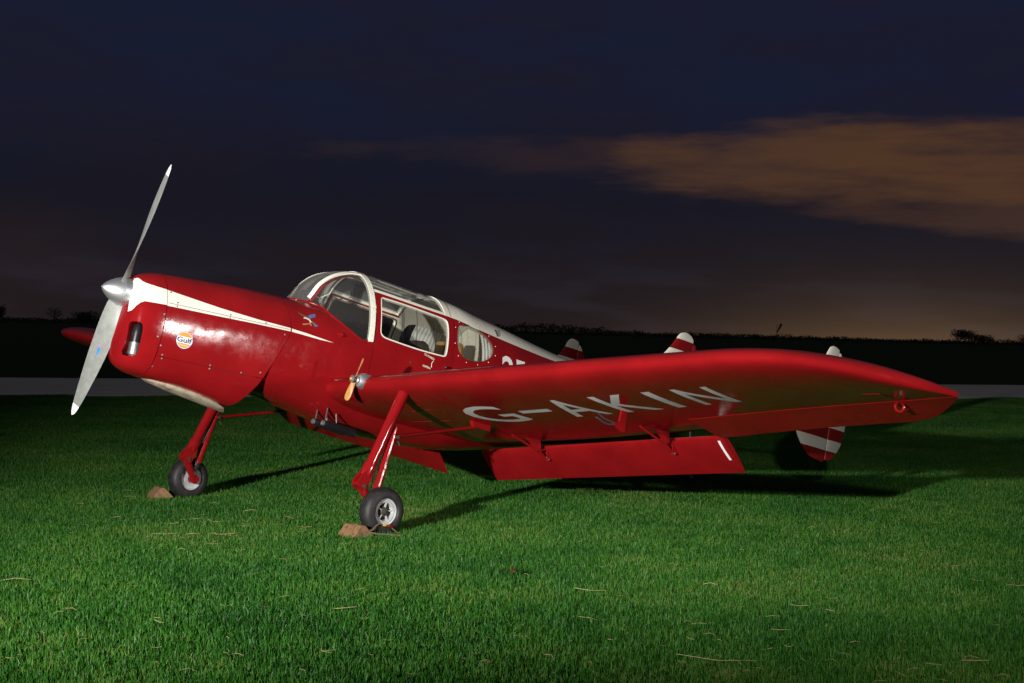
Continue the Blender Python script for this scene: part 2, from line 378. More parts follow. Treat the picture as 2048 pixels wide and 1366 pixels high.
# --- panels cut out of a fuselage surface: outlines in (x, t), exact edges, real edge thickness
def dens(pts, closed=True, st=.02):
    out = []; n = len(pts)
    for i in range(n if closed else n-1):
        a, b = pts[i], pts[(i+1) % n]; k = max(1, int(math.ceil(math.hypot(b[0]-a[0], b[1]-a[1])/st)))
        for j in range(k): out.append((a[0]+(b[0]-a[0])*j/k, a[1]+(b[1]-a[1])*j/k))
    if not closed: out.append(pts[-1])
    return out
def zt(S, pts, closed=True, st=.02, sg=1): return [(x, sg*S.t_of_z(x, z)) for x, z in dens(pts, closed, st)]
def area(P): return .5*sum(P[i][0]*P[(i+1) % len(P)][1]-P[(i+1) % len(P)][0]*P[i][1] for i in range(len(P)))
def inset(P, g, ts=1.3):
    Q = [(x, t*ts) for x, t in P]; n = len(Q); sg = 1 if area(Q) > 0 else -1; out = []
    for i in range(n):
        a, b, c = Q[i-1], Q[i], Q[(i+1) % n]
        def nm(p, q):
            dx, dy = q[0]-p[0], q[1]-p[1]; l = math.hypot(dx, dy) or 1e-9; return (-dy/l*sg, dx/l*sg)
        n1, n2 = nm(a, b), nm(b, c); mx, my = n1[0]+n2[0], n1[1]+n2[1]; l = math.hypot(mx, my)
        if l < 1e-6: out.append((b[0], b[1]/ts)); continue
        mx /= l; my /= l; k = g/max(.4, mx*n1[0]+my*n1[1]); out.append((b[0]+mx*k, (b[1]+my*k)/ts))
    return out
def inside(p, P):
    x, y = p; r = False; n = len(P); j = n-1
    for i in range(n):
        if (P[i][1] > y) != (P[j][1] > y) and x < (P[j][0]-P[i][0])*(y-P[i][1])/(P[j][1]-P[i][1])+P[i][0]: r = not r
        j = i
    return r
def flat_cut(outers, holes, gx, gy):
    """2-D polygons with holes -> bmesh cut along grid lines"""
    vs = []; es = []
    for P in list(outers)+list(holes):
        k = len(vs); vs += [Vector((p[0], p[1])) for p in P]; es += [(k+i, k+(i+1) % len(P)) for i in range(len(P))]
    r = delaunay_2d_cdt(vs, es, [], 0, 1e-7)
    bm = bmesh.new(); bv = [bm.verts.new((q.x, q.y, 0)) for q in r[0]]
    for f in r[2]:
        c = sum((r[0][i] for i in f), Vector((0, 0)))/len(f)
        if any(inside(c, P) for P in outers) and not any(inside(c, P) for P in holes):
            try: bm.faces.new([bv[i] for i in f])
            except ValueError: pass
    for v in [v for v in bm.verts if not v.link_faces]: bm.verts.remove(v)
    xs = [v.co.x for v in bm.verts]; ys = [v.co.y for v in bm.verts]
    for ax, gl_, lo, hi in ((0, gx, min(xs), max(xs)), (1, gy, min(ys), max(ys))):
        for g in gl_:
            if lo+1e-5 < g < hi-1e-5:
                co = (g, 0, 0) if ax == 0 else (0, g, 0); no = (1, 0, 0) if ax == 0 else (0, 1, 0)
                bmesh.ops.bisect_plane(bm, geom=bm.verts[:]+bm.edges[:]+bm.faces[:], dist=1e-6, plane_co=co, plane_no=no)
    return bm
GX = sorted(set([.2015, .203, .205, .2075, .211, .216, .222, .23, .24, .25, .265, .28, .30, .32, .345, .37, .4]+[round(.43+.04*i, 3) for i in range(172)]))
GT = [i/60 for i in range(-60, 61)]
def patch(S, outers, holes=(), off=0.0, thick=.005, mb=None, gx=GX, gt=GT):
    mb = mb or MB(); bm = flat_cut(outers, holes, gx, gt); bm.verts.ensure_lookup_table(); bm.verts.index_update()
    k0 = len(mb.v); info = []
    for v in bm.verts:
        x, t = v.co.x, v.co.y; x = min(max(x, S.x0), S.x1); t = min(max(t, -1), 1); n = S.N(x, t); p = S.raw(x, t)+n*off
        mb.v.append(p); mb.n[k0+v.index] = n; info.append((p, n))
    for f in bm.faces:
        idx = [v.index for v in f.verts]; a, b, c = (info[i][0] for i in idx[:3]); fn_ = np.cross(b-a, c-a)
        if fn_@info[idx[0]][1] < 0: idx.reverse()
        mb.f.append(tuple(k0+i for i in idx))
    if thick:
        for e in bm.edges:
            if len(e.link_faces) == 1:
                if all(abs(abs(v.co.y)-1) < 1e-6 for v in e.verts): continue
                (p, n), (q, m_) = (info[v.index] for v in e.verts); k = len(mb.v)
                mb.v += [p, q, q-m_*thick, p-n*thick]; mb.f.append((k, k+1, k+2, k+3))
    bm.free(); return mb
def patch2(S, outers, holes=(), **kw):
    """the same panel on both sides"""
    mb = patch(S, outers, holes, **kw)
    return patch(S, [[(x, -t) for x, t in P] for P in outers], [[(x, -t) for x, t in P] for P in holes], mb=mb, **kw)
def decal(S, polys, off, name, material, parent, holes=(), st=.01, g=.012, sg=1):
    """flat paint on the skin: outlines in (x, z)"""
    mb = patch(S, [zt(S, P, st=st, sg=sg) for P in polys], [zt(S, P, st=st, sg=sg) for P in holes], off=off, thick=0, gx=[i*g for i in range(int(7.3/g))], gt=[i*.01 for i in range(-100, 101)])
    return mb.build(name, material, parent, fix=False)
def text_polys(body, bold=0.0):
    cu = bpy.data.curves.new('text', 'FONT'); cu.body = body; cu.offset = bold; cu.resolution_u = 4
    o = bpy.data.objects.new('text', cu); col.objects.link(o); dg = bpy.context.evaluated_depsgraph_get(); dg.update()
    me = o.evaluated_get(dg).to_mesh(); V = [(v.co.x, v.co.y) for v in me.vertices]; F = [tuple(p.vertices) for p in me.polygons]
    o.evaluated_get(dg).to_mesh_clear(); bpy.data.objects.remove(o); bpy.data.curves.remove(cu)
    xs = [p[0] for p in V]; ys = [p[1] for p in V]
    return [((p[0]-min(xs))/(max(xs)-min(xs)), (p[1]-min(ys))/(max(ys)-min(ys))) for p in V], F
def text_mesh(body, fn, name, material, parent, bold=0.0, g=.05):
    V, F = text_polys(body, bold); bm = bmesh.new(); bv = [bm.verts.new((p[0], p[1], 0)) for p in V]
    for f in F:
        try: bm.faces.new([bv[i] for i in f])
        except ValueError: pass
    bmesh.ops.triangulate(bm, faces=bm.faces[:])
    for ax in (0, 1):
        for i in range(1, int(1/g)):
            bmesh.ops.bisect_plane(bm, geom=bm.verts[:]+bm.edges[:]+bm.faces[:], dist=1e-6, plane_co=((i*g, 0, 0) if ax == 0 else (0, i*g, 0)), plane_no=((1, 0, 0) if ax == 0 else (0, 1, 0)))
    bm.verts.index_update(); mb = MB(); mb.v = [fn(v.co.x, v.co.y) for v in bm.verts]; mb.f = [tuple(v.index for v in f.verts) for f in bm.faces]; bm.free()
    return mb.build(name, material, parent, fix=False)

# ------------------------------------------------------------------ the setting
def structure(mb, name, material, kind='structure', **kw):
    o = mb.build(name, material, air=False, **kw); o['kind'] = kind; return o
def grassmat(t, b):
    g = t.node('ShaderNodeNewGeometry'); pos = g.outputs['Position']
    n = t.noise(pos, .55, 4, .6); n2 = t.noise(pos, 3.2, 4, .6); n3 = t.noise(pos, 60, 2, .5)
    tone = t.node('ShaderNodeAttribute', attribute_name='tone').outputs['Fac']
    f = t.math('ADD', t.math('MULTIPLY', n, .52), t.math('ADD', t.math('MULTIPLY', n2, .34), t.math('ADD', -.05, t.math('MULTIPLY', tone, .34))))
    c = t.ramp(f, [(.34, (.006, .038, .003, 1)), (.45, (.014, .092, .007, 1)), (.56, (.031, .136, .010, 1)), (.67, (.072, .160, .018, 1)), (.78, (.19, .18, .055, 1))])
    oi = t.node('ShaderNodeObjectInfo')
    t.set(b.inputs['Base Color'], c); t.set(b.inputs['Roughness'], .5)
    b.inputs['Specular IOR Level'].default_value = .28
M['grass'] = mat('grass_blades', rough=.4, fn=grassmat)
def soil(t, b):
    g = t.node('ShaderNodeNewGeometry'); pos = g.outputs['Position']; n = t.noise(pos, 2.2, 6, .65)
    t.set(b.inputs['Base Color'], t.ramp(n, [(.3, (.006, .022, .004, 1)), (.7, (.014, .040, .006, 1))]))
M['turf'] = mat('turf', rough=.95, fn=soil, Specular_IOR_Level=.1)
def tarm(t, b):
    g = t.node('ShaderNodeNewGeometry'); pos = g.outputs['Position']
    rot = t.node('ShaderNodeMapping', {'Vector': pos}); rot.inputs['Rotation'].default_value = (0, 0, R(18.5)); rot.inputs['Scale'].default_value = (.12, 1.6, 1)
    st = t.noise(rot.outputs[0], 1.4, 5, .6); n = t.noise(pos, 30, 3, .6)
    t.set(b.inputs['Base Color'], t.ramp(t.math('ADD', t.math('MULTIPLY', st, .8), t.math('MULTIPLY', n, .2)), [(.3, (.40, .39, .375, 1)), (.55, (.54, .53, .51, 1)), (.75, (.62, .61, .59, 1))]))
M['taxi'] = mat('pale_concrete', rough=.85, fn=lambda t, b: (tarm(t, b), bump(t, b, t.noise(t.node('ShaderNodeNewGeometry').outputs['Position'], 22, 4, .7), 1.0, .03)))
def sheet(pts, z):
    mb = MB(); mb.add([(p[0], p[1], z) for p in pts]); mb.face(*range(len(pts))); return mb
gm = MB(); NG = 24
gxs = [-2500, -400, -60]+list(range(-40, 61, 10))+[90, 200, 600, 1500, 2500]
gm.grid([[(x, y, 0) for y in gxs] for x in gxs]); structure(gm, 'ground', M['turf'])
d1 = np.array([26.39, -8.46, 0]); d1 /= np.linalg.norm(d1); pa = np.array([7.7, 19.26, 0]); nrm = np.array([-d1[1], d1[0], 0])
tx = MB(); L = [pa-d1*160+nrm*0, pa+d1*260, pa+d1*260+nrm*9.6, pa-d1*160+nrm*9.6]
tx.prism([p+np.array([0, 0, .002]) for p in L], (0, 0, .018)); structure(tx, 'taxiway', M['taxi'])
# ------------------------------------------------------------------ the aircraft
plane = thing('light_aircraft', 'red and cream vintage low-wing propeller aircraft with triple tail fins standing on grass', 'aircraft', tuple(BASE))
def A(mb, name, m, parent=None, label=None, **kw):
    o = mb.build(name, M[m], plane if parent is None else parent, **kw)
    if label: o['label'] = label
    return o
V3 = lambda *p: np.array(p, float)
# ---- cowling
mid = lambda x: -.026+(x-.43)*.0285                      # hinge line
LOW = [(.436, -.445), (.571, -.442), (.891, -.438), (1.154, -.439), (1.356, -.435)]
REAR = [(1.495, .302), (1.498, .208), (1.508, .106), (1.518, .027), (1.505, -.049), (1.448, -.199), (1.391, -.335), (1.334, -.496), (1.30, -.562)]
SLOT = [(.207, -.236), (.215, -.224), (.235, -.220), (.256, -.222), (.272, -.236), (.280, -.262), (.286, -.362), (.292, -.44), (.288, -.466), (.274, -.482), (.240, -.490), (.222, -.484), (.213, -.458), (.206, -.26)]
slot_t = zt(COWL, SLOT, st=.008)
nose = patch(COWL, [[(x, t) for x, t in dens([(.2005, -.999), (.430, -.999), (.430, .999), (.2005, .999)], st=.03)]], [slot_t], thick=.006)
cap = [COWL.raw(.2005, t) for t in np.linspace(-.999, .999, 48)]
k = nose.add(cap); nose.f.append(tuple(range(k, k+48)))
no = A(nose, 'nose_cowl', 'red_cowl', fix=False)
sl = MB(); pts = [COWL.raw(x, t) for x, t in slot_t]
rows = [pts]+[[p+V3(.020, .012, 0)*k for p in pts] for k in (1, 2, 3, 4, 5)]
sl.grid(rows, cv=True); A(sl, 'intake_wall', 'red', no)
bk = MB(); bk.add([p+V3(.10, .06, 0) for p in pts]); bk.face(*range(len(pts))); A(bk, 'intake_back', 'dark', no)
cy = MB(); c0 = V3(.292, -.152, 0)
cy.lathe([(-.215, .0), (-.222, .008), (-.232, .014), (-.236, .030), (-.262, .041), (-.30, .044), (-.372, .044), (-.374, .0)], c0, (0, 0, 1), 24); A(cy, 'cylinder_head', 'black', no)
cf = MB(); pr = [(-.374, .036)]
for i in range(9): z = -.378-i*.0105; pr += [(z, .036), (z-.001, .047), (z-.005, .047), (z-.006, .036)]
cf.lathe(pr+[(-.478, .03), (-.49, .02)], c0, (0, 0, 1), 24); A(cf, 'cylinder_fins', 'alu_dull', no)
# dark sheet added under the panels so their gaps read as shade
gap_sheet = patch(COWL, [dens([(.30, -.995), (1.12, -.995), (1.20, -.80), (1.28, -.65), (1.36, -.5), (1.46, -.43), (1.46, .43), (1.36, .5), (1.28, .65), (1.20, .80), (1.12, .995), (.30, .995)], st=.05)], off=-.012, thick=0); A(gap_sheet, 'cowl_gap_shade', 'dark', fix=False)
g = .0018
midp = [(x, mid(x)) for x in np.linspace(.434, 1.515, 30)]
topP = [(x, COWL.t_of_z(x, z)) for x, z in midp]
rT = zt(COWL, [p for p in REAR if p[1] > .005], False)[::-1]
half = [(.434, 0.0)]+topP+rT+[(1.495, 0)]
tp = topP+rT[1:]+[(x, -t) for x, t in (rT[1:])[::-1]]+[(x, -t) for x, t in topP[::-1]]
A(patch(COWL, [inset(tp, g)]), 'top_cowl', 'red_cowl', fix=False)
rM = zt(COWL, [(1.518, .004), (1.505, -.049), (1.448, -.199), (1.391, -.335), (1.356, -.435)], False)
lowt = zt(COWL, LOW, False, .05)
sp = topP+rM[1:]+lowt[::-1]+[(.434, COWL.t_of_z(.434, z)) for z in (-.36, -.27, -.18, -.1)]
for sg in (1, -1): A(patch(COWL, [inset([(x, sg*t) for x, t in sp], g)]), 'side_cowl_panel', 'red_cowl', fix=False)
rL = zt(COWL, [(1.356, -.435), (1.334, -.496), (1.30, -.562)], False)+[(1.275, COWL.t_of_z(1.275, -.62)), (1.255, COWL.t_of_z(1.255, -.67)), (1.235, .93), (1.215, .999)]
lp = lowt+rL[1:]+[(x, .999) for x in np.linspace(1.18, .434, 20)]+[(.434, t) for t in np.linspace(.95, lowt[0][1]+.03, 6)]
A(patch2(COWL, [inset(lp, g)], thick=.012), 'lower_cowl', 'red_cowl', fix=False)
# stripe, hinge, fasteners
st_n = [(.2012, .035), (.212, .085), (.225, .113), (.24, .122), (.253, .099), (.272, .090), (.298, .085), (.36, .079), (.4275, .0745), (.4275, -.046), (.36, -.050), (.30, -.0535), (.262, -.056), (.24, -.069), (.218, -.104), (.207, -.140), (.2012, -.152)]
for sg in (1, -1):
    decal(COWL, [st_n], .0042, 'nose_stripe', M['cream'], no, sg=sg, st=.004, g=.004)
    up_ = [(.4325, .074), (.877, .037), (1.231, .021), (1.512, .018)]; lo_ = [(1.512, -.009), (1.144, -.020), (.881, -.032), (.4325, -.050)]
    decal(COWL, [up_+lo_], .0016, 'side_stripe', M['cream'], plane, sg=sg)
    decal(FWD, [[(1.524, .0165), (1.66, .009), (1.789, -.002), (1.925, -.0135), (1.79, -.016), (1.66, -.0125), (1.524, -.009)]], .0016, 'stripe_point', M['cream'], plane, sg=sg)
    hp = [COWL.P(x, sg*COWL.t_of_z(x, mid(x)), .0022) for x in np.linspace(.44, 1.50, 40)]
    A(MB().tube(hp, .0032, 6), 'hinge_rod', 'grey_line')
DZ = [(.457, .061), (.516, -.008), (.512, -.037), (.969, .001), (.968, -.025), (1.284, .008), (1.464, -.046), (.443, -.15), (.445, -.362), (.481, -.429), (.487, -.456), (.447, -.528), (.887, -.425), (.892, -.452), (1.159, -.428), (1.32, -.394), (.42, -.12), (.405, -.30)]
for sg in (1, -1):
    for x, z in DZ:
        t = sg*COWL.t_of_z(x, z); p, n = COWL.raw(x, t), COWL.N(x, t)
        A(MB().lathe([(.0, .0075), (.0035, .0070), (.0045, .005), (.0045, 0)], p, n, 10), 'fastener', 'alu_dull')
# round badge on the side panel
cx_, cz_ = .622, -.280
def ring(r, n=40): return [(cx_+r*math.cos(2*math.pi*i/n), cz_+r*.98*math.sin(2*math.pi*i/n)) for i in range(n)]
bd = decal(COWL, [ring(.0710)], .0018, 'round_badge', M['logo_blue'], plane, g=.02); bd['label'] = 'round orange and white oil company badge'
decal(COWL, [ring(.0672)], .0024, 'badge_field', M['logo_white'], bd, g=.02)
def cap_poly(r, z0, z1, n=30):
    return [(cx_+q*math.sqrt(max(r*r-(z/.98)**2, 0)), cz_+z) for q, zz in ((1, np.linspace(z0, z1, n)), (-1, np.linspace(z1, z0, n))) for z in zz]
decal(COWL, [cap_poly(.0635, .026, .0605)], .003, 'badge_upper', M['logo_orange'], bd, g=.02)
decal(COWL, [cap_poly(.0635, -.0605, -.026)], .003, 'badge_lower', M['logo_orange'], bd, g=.02)
def on(S, x0, x1, z0, z1, off, slope=0.0, sg=1):
    def fn(u, v):
        x = x0+(x1-x0)*u; z = z0+(z1-z0)*v+slope*(x-x0); return S.P(x, sg*S.t_of_z(x, z), off)
    return fn
text_mesh('Gulf', on(COWL, cx_-.063, cx_+.063, cz_-.020, cz_+.021, .0034), 'badge_text', M['logo_navy'], bd, bold=.025, g=.2)
text_mesh('Aviation', on(COWL, cx_-.036, cx_+.036, cz_-.046, cz_-.033, .0036), 'badge_small_text', M['logo_white'], bd, g=.2)
# exhaust fairing under the cowl
ex = MB(); rows = []
for x, wd, zt_, zb_ in [(.47, .02, -.605, -.612), (.54, .07, -.60, -.640), (.72, .11, -.60, -.672), (.95, .125, -.62, -.705), (1.12, .12, -.655, -.728), (1.22, .09, -.69, -.742), (1.265, .03, -.722, -.748)]:
    rows.append([V3(x, wd*math.cos(a), (zt_+zb_)/2+(zt_-zb_)/2*math.sin(a)) for a in np.linspace(0, 2*math.pi, 20, endpoint=False)])
k = ex.grid(rows, cv=True); ex.f.append(tuple(range(k, k+20))); ex.f.append(tuple(range(k+6*20, k+7*20))); A(ex, 'exhaust_fairing', 'scoop', label='sooty cream exhaust fairing')
# ---- spinner and propeller
XP = .164
spn = MB().lathe([(0, .0005), (.003, .010), (.012, .024), (.035, .047), (.07, .072), (.11, .094), (.150, .108), (.1505, .1095), (.154, .1095), (.1545, .108), (.195, .113), (.222, .115), (.224, .105), (.224, 0)], (0, 0, 0), (1, 0, 0), 64)
so = A(spn, 'spinner', 'alu', ang=50)
A(MB().lathe([(.2225, .1165), (.228, .1165), (.230, .09)], (0, 0, 0), (1, 0, 0), 48), 'spinner_backplate', 'black', so)
A(MB().lathe([(-.006, .0), (-.004, .004), (.006, .006)], (0, 0, 0), (1, 0, 0), 12), 'spinner_bolt', 'emblem_tan', so)
for i in range(16):
    a = 2*math.pi*(i+.3)/16; A(MB().lathe([(.0, .003), (.0016, .0025), (.0016, 0)], (.208, .1140*math.cos(a), .1140*math.sin(a)), (0, math.cos(a), math.sin(a)), 8), 'rivet', 'black', so)
PHI = R(-20.54); RP = 1.062
CH = pch([.05, .12, .22, .35, .5, .65, .8, .92, 1.0, 1.04, 1.062], [.12, .150, .172, .188, .190, .176, .146, .112, .076, .048, .006])
BT = pch([.05, .15, .3, .45, .6, .8, 1.062], [54, 44, 30, 22, 17, 12.5, 9]); TH = pch([.05, .2, .5, 1.06], [.055, .036, .020, .006])
def blade_pt(sgn, r, u, face):
    er = V3(0, math.sin(PHI), math.cos(PHI))*sgn; et = V3(0, math.cos(PHI), -math.sin(PHI))*sgn; b = R(BT(r))
    c = math.cos(b)*et+math.sin(b)*V3(1, 0, 0); n = np.cross(er, c); ch = CH(r); th = TH(r)*min(1, ch/.09)
    return V3(XP, 0, 0)+er*r+c*ch*(u-.45)+n*(face*th*.5*4*(max(u*(1-u), 0))**.8*.5)
def blade(sgn, r0, r1, n):
    mb = MB(); rows = []
    for r in np.linspace(r0, r1, n):
        us = (1-np.cos(np.linspace(0, math.pi, 13)))/2
        rows.append([blade_pt(sgn, r, u, 1) for u in us]+[blade_pt(sgn, r, u, -1) for u in us[::-1][1:-1]])
    k = mb.grid(rows, cv=True); q = len(rows[0]); mb.f.append(tuple(range(k, k+q))); mb.f.append(tuple(range(k+(n-1)*q, k+n*q))); return mb
for sgn in (1, -1):
    bo = A(blade(sgn, .06, .972, 30), 'propeller_blade', 'prop', ang=50)
    A(blade(sgn, .9722, 1.062, 12), 'blade_tip', 'white', bo, ang=50)
    if sgn == -1:
        f = (1 if blade_pt(-1, .5, .5, 1)[1] < blade_pt(-1, .5, .5, -1)[1] else -1)
        def em(pl, nm, m_):
            mb = MB(); mb.add([blade_pt(-1, .50-v*.0016, .5+q*.011, f)+(blade_pt(-1, .5, .5, f)-blade_pt(-1, .5, .5, -f))*.06 for q, v in pl]); mb.face(*range(len(pl))); A(mb, nm, m_, bo)
        em([(-2, -22), (2, -30), (4, 0), (8, -22), (11, -18), (7, 8), (3, 18), (-3, 14)], 'blade_emblem', 'prop_blue')
        em([(-8, 20), (0, 16), (8, 22), (6, 30), (-6, 28)], 'blade_mark', 'prop_pink')
# ---- forward fuselage
LIP = [(1.68, 0.0, .306), (1.70, .07, .3045), (1.785, .15, .3025), (1.866, .213, .283), (1.915, .309, .226), (1.99, .366, .175), (2.078, .405, .126), (2.152, .426, .087), (2.204, .434, .069), (2.24, .437, .070), (2.262, .436, .085)]
lipt = [(x, FWD.t_of_z(x, z) if i else 0.0) for i, (x, y, z) in enumerate(LIP)]
lx = pch([i for i in range(len(lipt))], [p[0] for p in lipt]); ly = pch([i for i in range(len(lipt))], [p[1] for p in lipt])
lipf = [(float(lx(u)), float(ly(u))) for u in np.linspace(0, len(lipt)-1, 60)]
fr = zt(FWD, [(a+.003, b) for a, b in REAR[:-1]], False)
port = fr+[(1.305, .80), (1.30, .999)]+[(x, .999) for x in np.linspace(1.34, 2.30, 30)]+[(2.318, t) for t in np.linspace(.99, FWD.t_of_z(2.318, .085), 20)]+lipf[::-1]
fo = patch2(FWD, [[(1.498, 0)]+port], thick=.006)
fwdo = A(fo, 'forward_fuselage', 'red', fix=False)
fwall = MB(); fwall.add([FWD.raw(1.31, t)*V3(1, .97, .97) for t in np.linspace(-1, 1, 60)]); fwall.face(*range(60)); A(fwall, 'firewall', 'dark')
lip3 = [FWD.P(x, t, .002) for x, t in lipf]; lipS = [p*V3(1, -1, 1) for p in lip3]
A(MB().tube(lipS[::-1]+lip3[1:], .009, 8), 'windscreen_sill', 'red')
for nm, m_, pl in (('emblem_crest', 'emblem_green', [(1.582, .172), (1.63, .158), (1.675, .15), (1.671, .143), (1.625, .150)]), ('emblem_body', 'emblem_white', [(1.638, .135), (1.66, .144), (1.693, .136), (1.71, .115), (1.698, .1), (1.687, .122), (1.658, .131), (1.64, .126)]),
                   ('emblem_wing', 'emblem_blue', [(1.685, .162), (1.759, .195), (1.758, .169), (1.695, .138)]), ('emblem_tail', 'emblem_green', [(1.708, .124), (1.724, .118), (1.742, .108), (1.729, .094), (1.711, .112)]),
                   ('emblem_tail_tip', 'emblem_blue', [(1.725, .097), (1.743, .1065), (1.769, .093), (1.741, .08)]), ('emblem_branch', 'emblem_tan', [(1.621, .079), (1.646, .086), (1.688, .1), (1.711, .087), (1.703, .079), (1.683, .091), (1.648, .076), (1.624, .071)])):
    decal(FWD, [pl], .0018, nm, M[m_], fwdo, st=.006, g=.05)
# small blister beside the windscreen
bl = MB(); p0 = FWD.raw(1.985, FWD.t_of_z(1.985, .07)); rows = []
for i, u in enumerate(np.linspace(0, 1, 9)):
    r_ = .024*math.sin(math.pi*min(.5, u*1.0+.02)) if u < .5 else .024*(1-(u-.5)*1.3)
    rows.append([p0+V3((u-.4)*.11, r_*1.0*math.cos(a)*(-1) if True else 0, r_*math.sin(a)) for a in np.linspace(0, 2*math.pi, 16, endpoint=False)])
k = bl.grid(rows, cv=True); bl.f.append(tuple(range(k, k+16))); bl.f.append(tuple(range(k+8*16, k+9*16))); A(bl, 'blister', 'red')
# ---- windscreen: two blown panes meeting on a centre strip
FX = pch([0, .1, .25, .4, .55, .7, .85, 1], [0, .07, .16, .28, .42, .60, .80, 1]); FZ = pch([0, .1, .25, .4, .55, .7, .85, 1], [0, .09, .28, .47, .65, .82, .945, 1])
XA = 2.262
def ws(s, v, sg, off=0.0):
    """s 0 centre .. 1 rear lower corner; v 0 lip .. 1 arch; sg -1 port"""
    u = s*(len(lipf)-1); i = min(int(u), len(lipf)-2); fx = u-i; a = lip3[i]*(1-fx)+lip3[i+1]*fx
    ta = AFT.t_of_z(XA, .083); b = AFT.raw(XA, ta*s); zf = FZ(v)**(1-.35*min(1, s/.2)); p = np.array([a[0]+(b[0]-a[0])*FX(v), a[1]+(b[1]-a[1])*zf, a[2]+(b[2]-a[2])*zf])
    p[1] = abs(p[1])*sg; return p
for sg in (-1, 1):
    A(MB().surf([[ws(s, v, sg) for v in np.linspace(0, 1, 24)] for s in np.linspace(.2, 1, 34)]), 'windscreen_side_pane', 'glass_side', ang=None)
    cl = [ws(.2, v, sg) for v in np.linspace(.03, 1, 30)]; sd_ = [ws(.24, v, sg)-ws(.16, v, sg) for v in np.linspace(.03, 1, 30)]
    A(MB().sweep([p+V3(-.003, 0, .004) for p in cl], .033, .012, sd_), 'windscreen_strip', 'cream')
    A(MB().sweep([p-V3(-.014, 0, .014) for p in cl], .044, .006, sd_), 'windscreen_inner_strip', 'red')
A(MB().surf([[ws(abs(s), v, -1 if s < 0 else 1) for v in np.linspace(0, 1, 24)] for s in np.linspace(-.2, .2, 25)]), 'windscreen_front_pane', 'glass_hazy', ang=None)
ta = AFT.t_of_z(2.28, .075)
arch = [(x, t) for x, t in dens([(2.257, -ta), (2.305, -ta), (2.305, ta), (2.257, ta)], st=.04)]
A(patch(AFT, [arch], off=.006, thick=.03), 'windscreen_arch', 'cream', fix=False)
for i, t in enumerate(np.linspace(-.44, .44, 25)):
    p, n = AFT.raw(2.282, t), AFT.N(2.282, t)
    A(MB().lathe([(.0055, .004), (.0075, .003), (.0075, 0)], p, n, 8), 'arch_screw', 'alu_dull')
# ---- doors, roof, rear fuselage
RL = pch([2.3, 2.385, 2.59, 2.876, 3.173, 3.488, 3.829, 4.188, 4.573, 5.6, 7.25], [.523, .521, .513, .504, .496, .466, .439, .416, .40, .385, .375])
rail = lambda x0, x1, dz=0.0, n=40: [(x, AFT.t_of_z(x, RL(x)+dz)) for x in np.linspace(x0, x1, n)]
def rounded(P, it=2):
    for _ in range(it):
        P = [q for i in range(len(P)) for q in ((P[i][0]*.75+P[(i+1) % len(P)][0]*.25, P[i][1]*.75+P[(i+1) % len(P)][1]*.25), (P[i][0]*.25+P[(i+1) % len(P)][0]*.75, P[i][1]*.25+P[(i+1) % len(P)][1]*.75))]
    return P
DW = [(2.385, .486), (2.405, .485), (2.60, .4835), (2.90, .4705), (3.085, .4605), (3.118, .452), (3.132, .425), (3.132, .323), (3.124, .158), (3.112, .128), (3.085, .1205), (2.90, .119), (2.759, .12), (2.451, .137), (2.400, .146), (2.374, .172), (2.369, .22), (2.368, .372), (2.372, .46)]
RW = [(3.256, .433), (3.234, .30), (3.266, .194), (3.346, .151), (3.473, .148), (3.599, .184), (3.694, .25), (3.720, .326), (3.674, .398), (3.557, .463), (3.422, .477), (3.318, .458)]
dwt = zt(AFT, rounded(DW), st=.03); rwt = zt(AFT, rounded(RW), st=.03)
dt = rail(2.322, 3.204)+[(3.207, AFT.t_of_z(3.207, z)) for z in np.linspace(.48, -.30, 24)]+[(x, AFT.t_of_z(x, -.30)) for x in np.linspace(3.19, 2.34, 26)]+[(2.322, AFT.t_of_z(2.322, z)) for z in np.linspace(-.30, .50, 24)]
